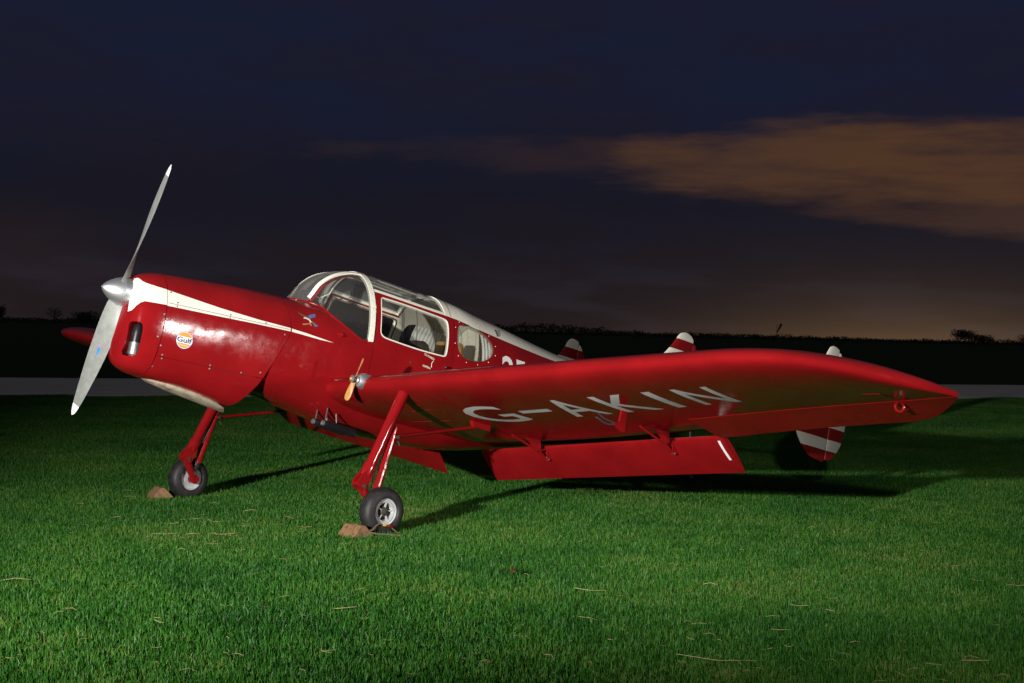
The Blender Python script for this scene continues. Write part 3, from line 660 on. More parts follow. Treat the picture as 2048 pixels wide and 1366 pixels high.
for sg in (1, -1):
    q = lambda P: [(x, sg*t) for x, t in P]
    dn = A(patch(AFT, [inset(q(dt), g)], [q(dwt)], thick=.010), 'cabin_door', 'red', fix=False)
    A(patch(AFT, [inset(q(dwt), -.003)], [q(inset(dwt, .003))], off=.003, thick=.030), 'window_frame', 'cream', dn, fix=False)
    A(patch(AFT, [q(inset(dwt, -.004))], off=-.006, thick=.004), 'window_pane', 'glass', dn, fix=False)
    for xx, rr in ((2.60, .008), (2.618, .004), (2.765, .004), (2.985, .006)):
        A(MB().sweep([AFT.P(xx, sg*AFT.t_of_z(xx, z), -.002) for z in np.linspace(.13, .462, 10)], rr*2, .004, (1, 0, 0)), 'pane_edge', 'glass', dn)
    tt = sg*AFT.t_of_z(3.133, .029); p, n = AFT.raw(3.133, tt), AFT.N(3.133, tt)
    A(MB().lathe([(0, .016), (.006, .016), (.010, .011), (.022, .010), (.026, .013), (.031, .010), (.032, 0)], p, n, 14), 'door_handle', 'chrome', dn)
    tt = sg*AFT.t_of_z(2.74, -.008); p, n = AFT.raw(2.74, tt), AFT.N(2.74, tt)
    A(MB().lathe([(0, .011), (.004, .010), (.006, 0)], p, n, 10), 'door_stud', 'hub', dn)
    rs = [(3.211, AFT.t_of_z(3.211, z)) for z in np.linspace(-.29, .487, 24)]+rail(3.217, 7.25, n=80)+[(7.25, t) for t in (.6, .7, .8, .9, .998)]+[(x, .999) for x in np.linspace(7.2, 3.25, 60)]+[(3.211, t) for t in np.linspace(.999, AFT.t_of_z(3.211, -.30)+.02, 8)]
    ro = A(patch(AFT, [q(rs)], [q(rwt)], thick=.008), 'rear_fuselage_side', 'red', fix=False)
    A(patch(AFT, [inset(q(rwt), -.004)], off=-.004, thick=.004), 'rear_window', 'glass', ro, fix=False)
    for i, (x, z) in enumerate([RWp for RWp in rounded(RW, 1)][::2]):
        cxr, czr = 3.46, .31; x2 = x+(x-cxr)*.13; z2 = z+(z-czr)*.16
        tt = sg*AFT.t_of_z(x2, z2); A(MB().lathe([(0, .005), (.002, .004), (.0022, 0)], AFT.raw(x2, tt), AFT.N(x2, tt), 8), 'window_screw', 'cream_text', ro)
    bp_ = [(x, AFT.t_of_z(x, -.303)) for x in np.linspace(2.322, 3.207, 24)]+[(3.207, .9), (3.207, .999)]+[(x, .999) for x in np.linspace(3.18, 2.34, 20)]+[(2.322, .999), (2.322, .9)]
    A(patch(AFT, [q(bp_)], thick=.006), 'belly_panel', 'red', fix=False)
    rl = rail(2.315, 3.12)+rail(2.315, 3.12, .020)[::-1]
    A(patch(AFT, [q(rl)], off=.003, thick=.02), 'roof_rail', 'cream', fix=False)
    # lettering
    if sg == 1:
        text_mesh('CLOSED', on(AFT, 2.872, 2.992, .088, .106, .0016, -.21), 'door_text', M['cream_text'], dn, bold=.02, g=.25)
        text_mesh('OPEN', on(AFT, 2.872, 2.962, -.014, .004, .0016, -.10), 'door_text', M['cream_text'], dn, bold=.02, g=.25)
        A(MB().tube([AFT.P(x, AFT.t_of_z(x, z), .001) for x, z in ((2.988, .060), (2.974, .045), (2.968, .025), (2.974, -.002))], .0025, 6), 'door_arrow', 'cream_text', dn)
        text_mesh('25', on(AFT, 3.825, 4.16, .03, .292, .0016, .0), 'fuselage_number', M['white'], ro, bold=.02, g=.1)
tr = rail(2.316, 3.112, .020, 24)
A(patch(AFT, [tr+[(x, -t) for x, t in tr[::-1]]], off=-.002, thick=0), 'roof_pane', 'glass_side', fix=False)
rf = [(3.112, AFT.t_of_z(3.112, RL(3.112)+.001)), (3.176, AFT.t_of_z(3.176, RL(3.176)+.001))]
A(patch(AFT, [dens([rf[0], rf[1], (3.176, -rf[1][1]), (3.112, -rf[0][1])], st=.04)], off=.005, thick=.03), 'roof_frame', 'cream', fix=False)
spn_ = rail(3.177, 7.25, .001, 80); A(patch(AFT, [spn_+[(x, -t) for x, t in spn_[::-1]]], thick=.004), 'spine_fairing', 'cream', fix=False)
tcap = MB(); tcap.add([AFT.raw(7.25, t) for t in np.linspace(-1, 1, 30)]); tcap.face(*range(30)); A(tcap, 'tail_cone_end', 'red')
sv = [AFT.P(3.80, AFT.t_of_z(3.80, z), .002) for z in np.linspace(.455, .515, 6)]; A(MB().tube(sv, .010, 8, flat=.5), 'fresh_air_slot', 'dark')
# roof stringers
for yy in (-.12, .12):
    A(MB().sweep([V3(x, yy, AFT.raw(x, .0)[2]-.030-abs(yy)*.06) for x in np.linspace(2.30, 3.12, 14)], .018, .012, (0, 1, 0)), 'roof_stringer', 'cream')
# ---- cabin
lin = [(x, AFT.t_of_z(x, RL(x)-.01)) for x in np.linspace(2.34, 3.86, 40)]+[(3.86, AFT.t_of_z(3.86, -.2))]+[(x, AFT.t_of_z(x, -.28)) for x in np.linspace(3.8, 2.34, 30)]
mbl = patch2(AFT, [lin], [inset(dwt, -.012), inset(rwt, -.010)], off=-.034, thick=0)
top_ = rail(3.13, 3.86, -.012, 20); patch(AFT, [top_+[(x, -t) for x, t in top_[::-1]]], off=-.034, thick=0, mb=mbl)
A(mbl, 'cabin_lining', 'quilt', fix=False)
bw = MB(); bw.add([AFT.raw(3.84, t)*V3(1, .93, .93) for t in np.linspace(-1, 1, 50)]); bw.face(*range(50)); A(bw, 'rear_bulkhead', 'quilt')
A(MB().box((3.0, 0, -.36), (1.75, .76, .03)), 'cabin_floor', 'brown')
ip = MB(); rows = []
for x, dz in ((1.94, .0), (1.98, .02), (2.10, .015)):
    rows.append([V3(x, y, .20+dz-.30*y*y) for y in np.linspace(-.36, .36, 13)])
for z in (.06, -.1, -.3): rows.append([V3(2.12, y, z) for y in np.linspace(-.38, .38, 13)])
ip.grid(rows); ipo = A(ip, 'instrument_panel', 'black')
for i in range(5): A(MB().lathe([(0, .038), (.012, .036), (.012, 0)], (2.121, -.24+i*.12, .08), (1, 0, 0), 18), 'dial', 'steel', ipo)
def cushion(mb, c, sz, tilt=0.0, r=.05, n=5):
    rows = []; ax = np.array([[math.cos(tilt), 0, -math.sin(tilt)], [0, 1, 0], [math.sin(tilt), 0, math.cos(tilt)]])
    for w_ in np.linspace(-1, 1, 9):
        e = (1-abs(w_)**5)**.5*.25+.75*(1-abs(w_)**8); row = []
        for a in np.linspace(0, 2*math.pi, 28, endpoint=False):
            ca, sa = math.cos(a), math.sin(a); row.append(np.array(c)+ax.T@np.array([sz[0]/2*np.sign(ca)*abs(ca)**.45*e, w_*sz[1]/2, sz[2]/2*np.sign(sa)*abs(sa)**.45*e]))
        rows.append(row)
    mb.grid(rows, cv=True); return mb
for y in (-.215, .215):
    A(cushion(MB(), (2.72, y, -.22), (.46, .38, .14)), 'front_seat_cushion', 'brown')
    A(cushion(MB(), (2.98, y, .0), (.12, .38, .46), -.22), 'front_seat_back', 'brown')
A(cushion(MB(), (3.55, 0, -.22), (.44, .74, .16)), 'rear_seat_cushion', 'brown')
A(cushion(MB(), (3.72, 0, .02), (.14, .72, .36), -.25), 'rear_seat_back', 'leather')
A(cushion(MB(), (3.53, .10, .26), (.10, .17, .16), -.1), 'headrest', 'leather'); A(cushion(MB(), (3.53, -.08, .255), (.10, .16, .15), -.1), 'headrest', 'leather')
for sg, x0, x1 in ((1, 3.60, 3.72), (-1, 3.34, 3.70), (1, 3.235, 3.30)):
    rows = [[AFT.P(x, sg*AFT.t_of_z(x, z), -.045-.0035*math.sin((x-x0)*150)) for z in np.linspace(.47, .13, 10)] for x in np.linspace(x0, x1, 26)]
    A(MB().surf(rows), 'curtain', 'curtain')
A(MB().tube([V3(2.13, .25, .52), V3(2.10, .24, .44), V3(2.10, .16, .41), V3(2.14, .08, .46), V3(2.16, .07, .52)], .004, 6), 'headset_cable', 'cream')
for y in (-.2, .2):
    A(MB().tube([V3(2.12, y, .0), V3(2.27, y, .01), V3(2.30, y, .01)], .011, 8).tube([V3(2.31, y-.09, .06), V3(2.31, y-.1, .0), V3(2.31, y, -.05), V3(2.31, y+.1, .0), V3(2.31, y+.09, .06)], .010, 8), 'control_yoke', 'red')
# ---- tail
def foil_loft(mb, st, y, th, n=18):
    rows = []
    for z, x0, x1 in st:
        us = (1-np.cos(np.linspace(0, math.pi, n)))/2; t_ = min(th, (x1-x0)*.14)
        ring_ = [V3(x0+(x1-x0)*u, y-t_*af(u)*1.6*.5*2*.5, z) for u in us]+[V3(x0+(x1-x0)*u, y+t_*af(u)*1.6*.5, z) for u in us[::-1][1:-1]]
        rows.append(ring_)
    k = mb.grid(rows, cv=True); q = len(rows[0]); mb.f.append(tuple(range(k, k+q))); mb.f.append(tuple(range(k+(len(rows)-1)*q, k+len(rows)*q))); return mb
def fin(y, zs, x0s, x1s, hx, m_):
    f0, f1 = pch(zs, x0s), pch(zs, x1s); Z = np.linspace(zs[0], zs[-1], 44)
    fs = [(z, f0(z), min(f1(z), hx-.004)) for z in Z if f0(z) < hx-.02]; rs_ = [(z, max(f0(z), hx+.004), f1(z)) for z in Z if f1(z) > hx+.02]
    fo_ = A(foil_loft(MB(), fs, y, .07), 'tail_fin', m_, ang=60); A(foil_loft(MB(), rs_, y, .05), 'rudder', m_, ang=60); return fo_
zs = [-.079, -.072, -.02, .07, .15, .29, .5, .7, .84, .945, 1.02, 1.062, 1.075, 1.079]
for y in (-1.83, 1.83):
    fin(y, zs, [6.93, 6.83, 6.67, 6.545, 6.478, 6.43, 6.46, 6.58, 6.69, 6.765, 6.805, 6.835, 6.86, 6.885], [6.975, 7.02, 7.12, 7.20, 7.24, 7.266, 7.27, 7.235, 7.16, 7.085, 7.025, 6.975, 6.945, 6.915], 6.995, 'stripe')
fin(0, [.30, .5, .70, .84, .976, 1.06, 1.11, 1.138, 1.148], [6.05, 6.18, 6.32, 6.436, 6.555, 6.615, 6.65, 6.69, 6.73], [7.27, 7.24, 7.16, 7.07, 6.985, 6.925, 6.875, 6.83, 6.785], 6.90, 'stripe_c')
tpl = MB(); rows = []
for y in np.linspace(-1.80, 1.80, 30):
    us = (1-np.cos(np.linspace(0, math.pi, 14)))/2; x0, x1 = 6.40+abs(y)*.03, 7.22
    rows.append([V3(x0+(x1-x0)*u, y, .43+.045*af(u)*1.6*.5) for u in us]+[V3(x0+(x1-x0)*u, y, .43-.045*af(u)*1.6*.5) for u in us[::-1][1:-1]])
tpl.grid(rows, cv=True); A(tpl, 'tailplane', 'red_fabric', ang=60)
# ---- wings
FL_IN = dict(le=V3(3.82, .355, -.600), te=V3(4.08, .355, -.842)); FL_OUT = dict(le=V3(3.745, 3.17, -.285), te=V3(4.095, 3.17, -.522))
XH = 3.30
def ring_at(e, xa, xb, n=22, round_front=False):
    xl, xt = XLE(e), XTE(e); qa, qb = (max(xa, xl)-xl)/(xt-xl), (min(xb, xt)-xl)/(xt-xl)
    us = qa+(qb-qa)*(1-np.cos(np.linspace(0, math.pi, n)))/2
    return [wing(e, u, True) for u in us]+[wing(e, u, False) for u in us[::-1]]
def loft(mb, es, xa, xb, sg, droop=0.0):
    rows = [[(p-V3(0, 0, droop*max(0, p[0]-XH)))*V3(1, sg, 1) for p in ring_at(e, xa, xb)] for e in es]; k = mb.grid(rows, cv=True); q = len(rows[0])
    mb.f.append(tuple(range(k, k+q))); mb.f.append(tuple(range(k+(len(rows)-1)*q, k+len(rows)*q))); return mb
tipe = [5.0, 5.05, 5.1, 5.15, 5.2, 5.24, 5.28, 5.31, 5.335, 5.355, 5.37, 5.38]
for sg in (-1, 1):
    mb = loft(MB(), list(np.linspace(.30, 3.16, 24)), 0, 9, sg); loft(mb, list(np.linspace(3.1605, 4.98, 18))+tipe+[5.385, 5.39, 5.395, 5.40, 5.405, 5.409, 5.4115], 0, XH, sg)
    wg = A(mb, 'wing', 'red_fabric', ang=42, label='port wing with white registration letters underneath' if sg < 0 else None)
    al = loft(MB(), list(np.linspace(3.165, 4.98, 14))+tipe, XH+.014, 9, sg, .20); ao = A(al, 'aileron', 'red_fabric', wg, ang=42)
    low = lambda x, e: V3(x, sg*e, wlow(x, e))
    A(MB().surf([[low(XH-.001, e)+V3(0, 0, .004), low(XH+.015, e)+V3(0, 0, .004)] for e in np.linspace(3.17, 5.36, 40)]), 'aileron_gap_shade', 'dark', wg)  # dark strip standing in for the shade inside the hinge gap
    # flap hung below the trailing edge
    fl = MB(); rows = []
    def fpt(e, u, th):
        k = (e-.355)/(3.17-.355); a = FL_IN['le']*(1-k)+FL_OUT['le']*k; b = FL_IN['te']*(1-k)+FL_OUT['te']*k
        d_ = b-a; n_ = np.array([-d_[2], 0, d_[0]]); n_ /= np.linalg.norm(n_); p = a+d_*u+n_*th*.055*af(u)*1.0; p[1] *= sg; return p
    us = (1-np.cos(np.linspace(0, math.pi, 14)))/2
    for e in np.linspace(.355, 3.17, 24): rows.append([fpt(e, u, 1) for u in us]+[fpt(e, u, -.7) for u in us[::-1][1:-1]])
    k = fl.grid(rows, cv=True); q = len(rows[0]); fl.f.append(tuple(range(k, k+q))); fl.f.append(tuple(range(k+23*q, k+24*q)))
    fo_ = A(fl, 'flap', 'red_fabric', wg, ang=42)
    pl = MB(); pl.add([fpt(e, u, -.7)+V3(-.0014, 0, -.0012) for u in np.linspace(.10, .62, 9) for e in (3.105, 3.130)]); [pl.face(2*i, 2*i+1, 2*i+3, 2*i+2) for i in range(8)]; A(pl, 'flap_placard', 'white', wg)
    for e in (1.18, 2.62):
        a, b = low(3.40, e)+V3(0, 0, -.002), fpt(e+.02, .22, -.7); mid_ = low(3.66, e+.03)+V3(.02, 0, -.05)
        A(MB().tube([a, a+(b-a)*.5+V3(0, 0, -.012), b+V3(0, 0, -.045)], .011, 8), 'flap_link', 'red', wg)
        A(MB().prism([low(3.50, e+.02)+V3(0, 0, .02), low(3.70, e+.02)+V3(0, 0, .02), mid_+V3(.05, 0, -.03), mid_+V3(.0, 0, -.05)], (0, sg*.012, 0)), 'flap_bracket', 'red', wg)
        A(MB().prism([fpt(e+.02, .05, -.7), fpt(e+.02, .38, -.7), b+V3(-.015, 0, -.055)], (0, sg*.010, 0)), 'flap_horn', 'red', wg)
        A(MB().rod(mid_+V3(.03, 0, -.04), fpt(e+.02, .10, 0), .009), 'flap_hinge_arm', 'red', wg)
        A(MB().lathe([(-.016, .009), (.016, .009)], b+V3(0, 0, -.045), (0, 1, 0), 8).lathe([(-.018, 0), (-.016, .009)], b+V3(0, 0, -.045), (0, 1, 0), 8), 'bolt', 'alu_dull', wg)
    # tie-down eye under the tip
    te_ = low(3.35, 4.95); tr_ = [te_+V3(.0, .045*math.cos(a)*sg*.3, -.035)+V3(.032*math.cos(a), 0, .032*math.sin(a)) for a in np.linspace(0, 2*math.pi, 19)]
    A(MB().tube(tr_, .009, 8).rod(te_+V3(.05, 0, -.04), te_+V3(.11, 0, -.03), .010), 'aileron_horn', 'red', wg)
    for pth in ([(2.95, 4.92), (2.965, 5.04), (3.20, 5.01)], [(1.985, 1.13), (2.055, 1.10), (2.131, 1.07)], [(1.985, 1.315), (2.044, 1.31), (2.2, 1.33)], [(2.245, 1.14), (2.272, 1.26)], [(2.416, 1.0), (2.406, 1.14), (2.393, 1.28), (2.634, 1.2)], [(2.75, .6), (2.75, 1.1)]): A(MB().tube([low(x, e) for x, e in pth], .0026, 6), 'panel_edge', 'red', wg)
    if sg < 0:
        xt0 = lambda e: 2.388-.024*(e-1.5)
        for ch, e0, e1, v0, v1, bo_ in (('G', 1.48, 1.97, 0, 1, .008), ('A', 2.42, 2.80, 0, 1, .008), ('K', 2.945, 3.31, 0, 1, .008), ('I', 3.445, 3.525, 0, 1, 0), ('N', 3.70, 4.02, 0, 1, .008)):
            def fn(u, v, e0=e0, e1=e1):
                e = e0+(e1-e0)*u+.04*(e0-1.3)*v; x = xt0(e)+.525*(1-v); return low(x, e)+V3(0, 0, -.002)
            text_mesh(ch, fn, 'registration_letter', M['letter'], wg, bold=bo_, g=.1)
        text_mesh('I', lambda u, v: low(xt0(2.3)+.205+.085*(1-v), 2.06+.32*u+.02*v)+V3(0, 0, -.002), 'registration_dash', M['letter'], wg, g=.1)
        # pitot mast
        pm = low(2.83, 2.96); A(MB().prism([pm+V3(-.030, 0, .01), pm+V3(.025, 0, .01), pm+V3(.035, 0, -.155), pm+V3(-.02, 0, -.155), pm+V3(-.095, 0, -.115), pm+V3(-.035, 0, -.085)], (0, .016, 0)), 'pitot_mast', 'red', wg)
        for dz, dy in ((0, 0), (.028, .0)):
            A(MB().tube([pm+V3(-.07, .008, -.115+dz*.3), pm+V3(-.14, .008, -.128+dz), pm+V3(-.20, .008, -.122+dz), pm+V3(-.28, .008, -.100+dz*1.3)], .0065, 8), 'pitot_tube', 'steel', wg)
    # slot plate where the brace meets the wing
    # ---- undercarriage
    y = 1.30*sg; top, piv = V3(2.06, y, -.36), V3(1.805, y, -1.150); wc = V3(1.943, 1.437*sg, -1.316)
    A(MB().tube([top, top+(piv-top)*.80], [.046, .043], 16), 'undercarriage_leg', 'red')
    d_ = (piv-top)/np.linalg.norm(piv-top); f_ = V3(-d_[2], 0, d_[0]); f_ = f_ if f_[0] < 0 else -f_
    kn = MB().tube([top+(piv-top)*.78, top+(piv-top)*.80, top+(piv-top)*.90], [.051, .054, .046], 16)
    for y0_, th_ in ((-.040, .018), (.022, .018)):
        kn.prism([piv+f_*a_+d_*b_+V3(0, y0_, 0) for a_, b_ in ((-.035, -.12), (-.042, -.02), (-.034, .018), (-.012, .036), (.016, .036), (.052, .018), (.066, -.006), (.062, -.032), (.040, -.10), (.034, -.12))], (0, th_, 0))
    kn.tube([piv+d_*-.13, piv+d_*-.02], [.044, .030], 14); kn.rod(piv+f_*.045+V3(0, -.036, 0), piv+f_*.045+V3(0, .036, 0), .018)
    ko = A(kn, 'leg_knuckle', 'red', ang=30)
    for dy in (-.046, .046): A(MB().lathe([(-.006, 0), (-.006, .016), (.006, .016), (.006, 0)], piv+V3(0, dy, 0), (0, 1, 0), 10), 'pivot_bolt', 'hub', ko)
    ax_ = wc-V3(0, .092*sg, 0)
    A(MB().tube([piv+d_*.0, piv+(ax_-piv)*.5, ax_], [.036, .034, .030], 12).lathe([(-.03, 0), (-.03, .042), (.03, .042), (.03, 0)], ax_, (0, 1, 0), 16), 'trailing_arm', 'red')
    st_, sb = V3(2.020, y+.012*sg, -.705), V3(1.925, y+.03*sg, -1.262)
    so_ = A(MB().tube([st_+(sb-st_)*k for k in (-.10, 0, .02, .45, .46, .51, .52, .76, .765, .82)], [.022, .022, .028, .028, .034, .034, .031, .031, .037, .037], 14), 'shock_strut', 'red', ang=25)
    A(MB().tube([st_+(sb-st_)*.80, sb], .0215, 14), 'strut_piston', 'chrome', so_); A(MB().rod(sb+V3(0, -.03, 0), sb+V3(0, .03, 0), .020), 'strut_foot', 'hub', so_)
    A(MB().tube([top+(piv-top)*.25+V3(.05, 0, 0), top+(piv-top)*.6+V3(.075, 0, .0), piv+V3(.10, 0, .10), piv+V3(.115, .02*sg, -.04)], .005, 6), 'brake_hose', 'steel')
    jb = st_+V3(.02, 0, -.02); we = low(2.93, 1.30)+V3(0, 0, -.02)
    A(MB().tube([jb, jb+(we-jb)*.06, jb+(we-jb)*.07, we], [.019, .019, .0145, .0145], 12), 'brace_strut', 'red')
    A(MB().prism([we+V3(-.13, -.02, .03), we+V3(.08, -.02, .03), we+V3(.08, -.02, -.028), we+V3(-.10, -.02, -.015)], (0, .04, 0)), 'brace_bracket', 'red')
    A(MB().rod(jb+V3(0, -.045, 0), jb+V3(0, .045, 0), .013).rod(jb+V3(0.02, -.02, -.03), jb+V3(.045, -.02, -.06), .008), 'brace_bolt', 'hub')
    # wheel
    wr = .189; wo_ = bpy.data.objects.new('wheel', None); col.objects.link(wo_); wo_.parent = plane
    pr = []
    for a in np.linspace(-150, 150, 41):
        ca, sa = math.cos(R(a)), math.sin(R(a)); pr.append((.074*np.sign(sa)*abs(sa)**.85, .118+(.0715)*(np.sign(ca)*abs(ca)**.75) if ca > 0 else .118+.020*ca))
    A(MB().lathe(pr, wc, (0, 1, 0), 56), 'tyre', 'rubber', wo_, ang=None)
    o1 = sg                                                   # outer side
    A(MB().lathe([(.040*o1, .1035), (.052*o1, .106), (.056*o1, .102), (.054*o1, .095), (.044*o1, .092), (.046*o1, .085), (.050*o1, .083), (.046*o1, .072), (.030*o1, .068), (.012*o1, .066), (-.012*o1, .066)], wc, (0, 1, 0), 48), 'rim', 'rim', wo_, ang=30)
    A(MB().lathe([(-.012*o1, .069), (-.013*o1, 0)], wc, (0, 1, 0), 32), 'brake_drum', 'dark', wo_)
    A(MB().lathe([(-.040*o1, .1035), (-.054*o1, .105), (-.056*o1, .098), (-.046*o1, .090), (-.044*o1, .078), (-.034*o1, .074), (-.034*o1, .0)], wc, (0, 1, 0), 48), 'inner_rim', 'rim', wo_, ang=30)
    A(MB().lathe([(.010*o1, .040), (.034*o1, .038), (.040*o1, .030), (.046*o1, .029), (.048*o1, .014), (.054*o1, .013), (.055*o1, 0)], wc, (0, 1, 0), 28), 'hub', 'hub', wo_, ang=30)
    for i in range(5):
        a = 2*math.pi*i/5+.3; u_ = V3(math.cos(a), 0, math.sin(a)); A(MB().sweep([wc+V3(0, .030*o1, 0)+u_*.034, wc+V3(0, .036*o1, 0)+u_*.070], .008, .020, np.cross(u_, [0, 1, 0])), 'spoke', 'rim', wo_)
    # generator / windmill
    if sg < 0:
        g0 = V3(1.985, -.85, -.312)
        go = A(MB().lathe([(-.085, 0), (-.085, .022), (-.075, .030), (-.060, .032), (-.055, .050), (-.035, .062), (.0, .066), (.05, .062)], g0, (1, 0, 0), 32), 'wind_generator', 'alu', ang=30)
        A(MB().lathe([(-.128, 0), (-.128, .016), (-.124, .030), (-.108, .031), (-.106, .012), (-.07, .012)], g0, (1, 0, 0), 24), 'generator_hub', 'alu_dull', go, ang=30)
        A(MB().lathe([(-.136, 0), (-.135, .008), (-.128, .009)], g0, (1, 0, 0), 10), 'generator_nut', 'yellow', go)
        for q_ in (1, -1):
            ph = R(-20); er = V3(0, math.sin(ph), math.cos(ph))*q_; et = V3(0, math.cos(ph), -math.sin(ph))*q_; rows = []
            for r_, c_, b_ in ((.0, .030, 45), (.03, .036, 45), (.06, .042, 38), (.10, .050, 30), (.14, .054, 25), (.165, .050, 22), (.180, .036, 20), (.186, .012, 20)):
                cdir = math.cos(R(b_))*et+math.sin(R(b_))*V3(1, 0, 0); nd = np.cross(er, cdir); us = (1-np.cos(np.linspace(0, math.pi, 9)))/2
                rows.append([g0+V3(-.094, 0, 0)+er*r_+cdir*c_*(u-.5)+nd*.012*(u*(1-u))**.6*(1-r_*3) for u in us]+[g0+V3(-.094, 0, 0)+er*r_+cdir*c_*(u-.5)-nd*.012*(u*(1-u))**.6*(1-r_*3) for u in us[::-1][1:-1]])
            mb = MB(); k = mb.grid(rows, cv=True); q = len(rows[0]); mb.f.append(tuple(range(k+7*q, k+8*q))); A(mb, 'generator_blade', 'varnish', go, ang=50)
# ---- twin venturi tubes under the belly
for yy, dx in ((-.34, 0), (-.27, -.05)):
    a, b = V3(2.03+dx, yy, -.675), V3(2.36+dx, yy, -.705)
    vo = A(MB().tube([a+(b-a)*k for k in (0, .02, .10, .25, .6, .97, 1.0)], [.020, .025, .030, .034, .036, .036, .038], 18), 'venturi_tube', 'black', ang=30)
    A(MB().lathe([(-.012, 0), (-.010, .020), (.004, .024)], a, (1, 0, -.1), 16), 'venturi_nose', 'alu_dull', vo)
    A(MB().rod(a+V3(.02, 0, .01), a+V3(.035, .02, .13), .007).rod(a+(b-a)*.45, a+(b-a)*.40+V3(0, .02, .11), .007), 'venturi_stay', 'steel', vo)
# ---- tail wheel
tw = V3(7.187, 0, (-H+7.187*SA)/CA+.085)
t0 = bpy.data.objects.new('tail_wheel', None); col.objects.link(t0); t0.parent = plane
A(MB().lathe([(.028*math.sin(R(a)), .060+.025*math.cos(R(a))) for a in np.linspace(-180, 180, 21)], tw, (0, 1, 0), 32), 'tyre', 'rubber', t0, ang=None)
A(MB().lathe([(-.02, 0), (-.02, .038), (.02, .038), (.02, 0)], tw, (0, 1, 0), 20), 'rim', 'rim', t0, ang=30)
A(MB().tube([tw+V3(0, -.035, 0), tw+V3(-.05, -.035, .11), tw+V3(-.07, 0, .16), tw+V3(-.05, .035, .11), tw+V3(0, .035, 0)], .012, 8).tube([tw+V3(-.07, 0, .16), tw+V3(-.12, 0, .55)], .022, 10), 'fork', 'steel', t0)
# ------------------------------------------------------------------ chocks
def world_of(x, y, z): return T((x, y, z))+BASE
def chock(loc, rot, sz, label, seed):
    rnd = random.Random(seed); L_, W_, Hh = sz
    prof = [(-L_*.52, 0), (-L_*.50, .012), (-L_*.10, Hh*.97), (0.0, Hh), (L_*.10, Hh*.93), (L_*.50, .014), (L_*.52, 0)]
    mb = MB(); rows = []
    for y in np.linspace(-W_/2, W_/2, 9):
        rows.append([(x+rnd.uniform(-.003, .003), y+rnd.uniform(-.003, .003), max(0, z+rnd.uniform(-.004, .004))) for x, z in prof])
    k = mb.grid(rows); n = len(prof); mb.f.append(tuple(range(k, k+n))); mb.f.append(tuple(range(k+8*n, k+9*n))[::-1])
    o = mb.build('wheel_chock', M['chock'], air=False, loc=loc, ang=25); o.rotation_euler.z = rot
    return tag(o, label, 'chock', 'wooden chocks in front of the main wheels')
c1_ = chock((1.385, -1.44, .004), R(4), (.20, .19, .105), 'wooden wedge chock with a rope against the near main wheel', 3)
c2_ = chock((1.385, 1.50, .004), R(-12), (.215, .18, .115), 'wooden wedge chock against the far main wheel beneath the nose', 7)
rp = MB().tube([(.05, -.085, .05), (.09, -.10, .066), (.12, -.10, .092), (.15, -.10, .105), (.21, -.10, .090), (.265, -.10, .078), (.30, -.105, .048), (.345, -.12, .012)], .0065, 8)
rp.tube([(.05, -.085, .05), (.11, -.13, .035), (.19, -.20, .030), (.24, -.26, .025)], .0065, 8); rp.build('rope', M['rope'], c1_, air=False)
MB().lathe([(-.012, 0), (-.012, .010), (.012, .010), (.012, 0)], (.205, -.103, .092), (1, 0, -.2), 8).build('rope_tag', M['yellow'], c1_, air=False)
MB().lathe([(-.014, 0), (-.014, .011), (.014, .011), (.014, 0)], (.268, -.102, .077), (1, 0, -.6), 8).build('rope_clip', M['red'], c1_, air=False)

# ------------------------------------------------------------------ mown grass
def blade_patch(seed, n, size=1.0):
    rnd = np.random.RandomState(seed); V = []; F = []
    P = rnd.rand(n, 2)*size; L_ = rnd.gamma(9, .0042, n).clip(.018, .075); a = rnd.rand(n)*2*math.pi; ln = rnd.rand(n)**1.3*.95; wd = rnd.uniform(.0016, .0030, n); tw = rnd.rand(n)*math.pi
    for i in range(n):
        d = np.array([math.cos(a[i]), math.sin(a[i])]); s = np.array([math.cos(tw[i]), math.sin(tw[i])])*wd[i]; x, y = P[i]; l = L_[i]; q = ln[i]
        p1 = (x+d[0]*l*.30*q, y+d[1]*l*.30*q, l*.52); p2 = (x+d[0]*l*(.75*q), y+d[1]*l*(.75*q), l*(.95-.40*q)+.002); k = len(V)
        V += [(x-s[0], y-s[1], -.004), (x+s[0], y+s[1], -.004), (p1[0]-s[0]*.8, p1[1]-s[1]*.8, p1[2]), (p1[0]+s[0]*.8, p1[1]+s[1]*.8, p1[2]), p2]
        F += [(k, k+1, k+3, k+2), (k+2, k+3, k+4)]
    me = bpy.data.meshes.new('grass_patch'); me.from_pydata(V, [], F); me.shade_smooth()
    at = me.attributes.new('tone', 'FLOAT', 'POINT'); at.data.foreach_set('value', np.repeat(rnd.beta(2.2, 2.6, n), 5).astype(np.float32)); me.materials.append(M['grass']); return me
gcol = bpy.data.collections.new('grass_patches')
for i in range(3):
    o = bpy.data.objects.new('grass_patch', blade_patch(11+i, 11000)); gcol.objects.link(o)
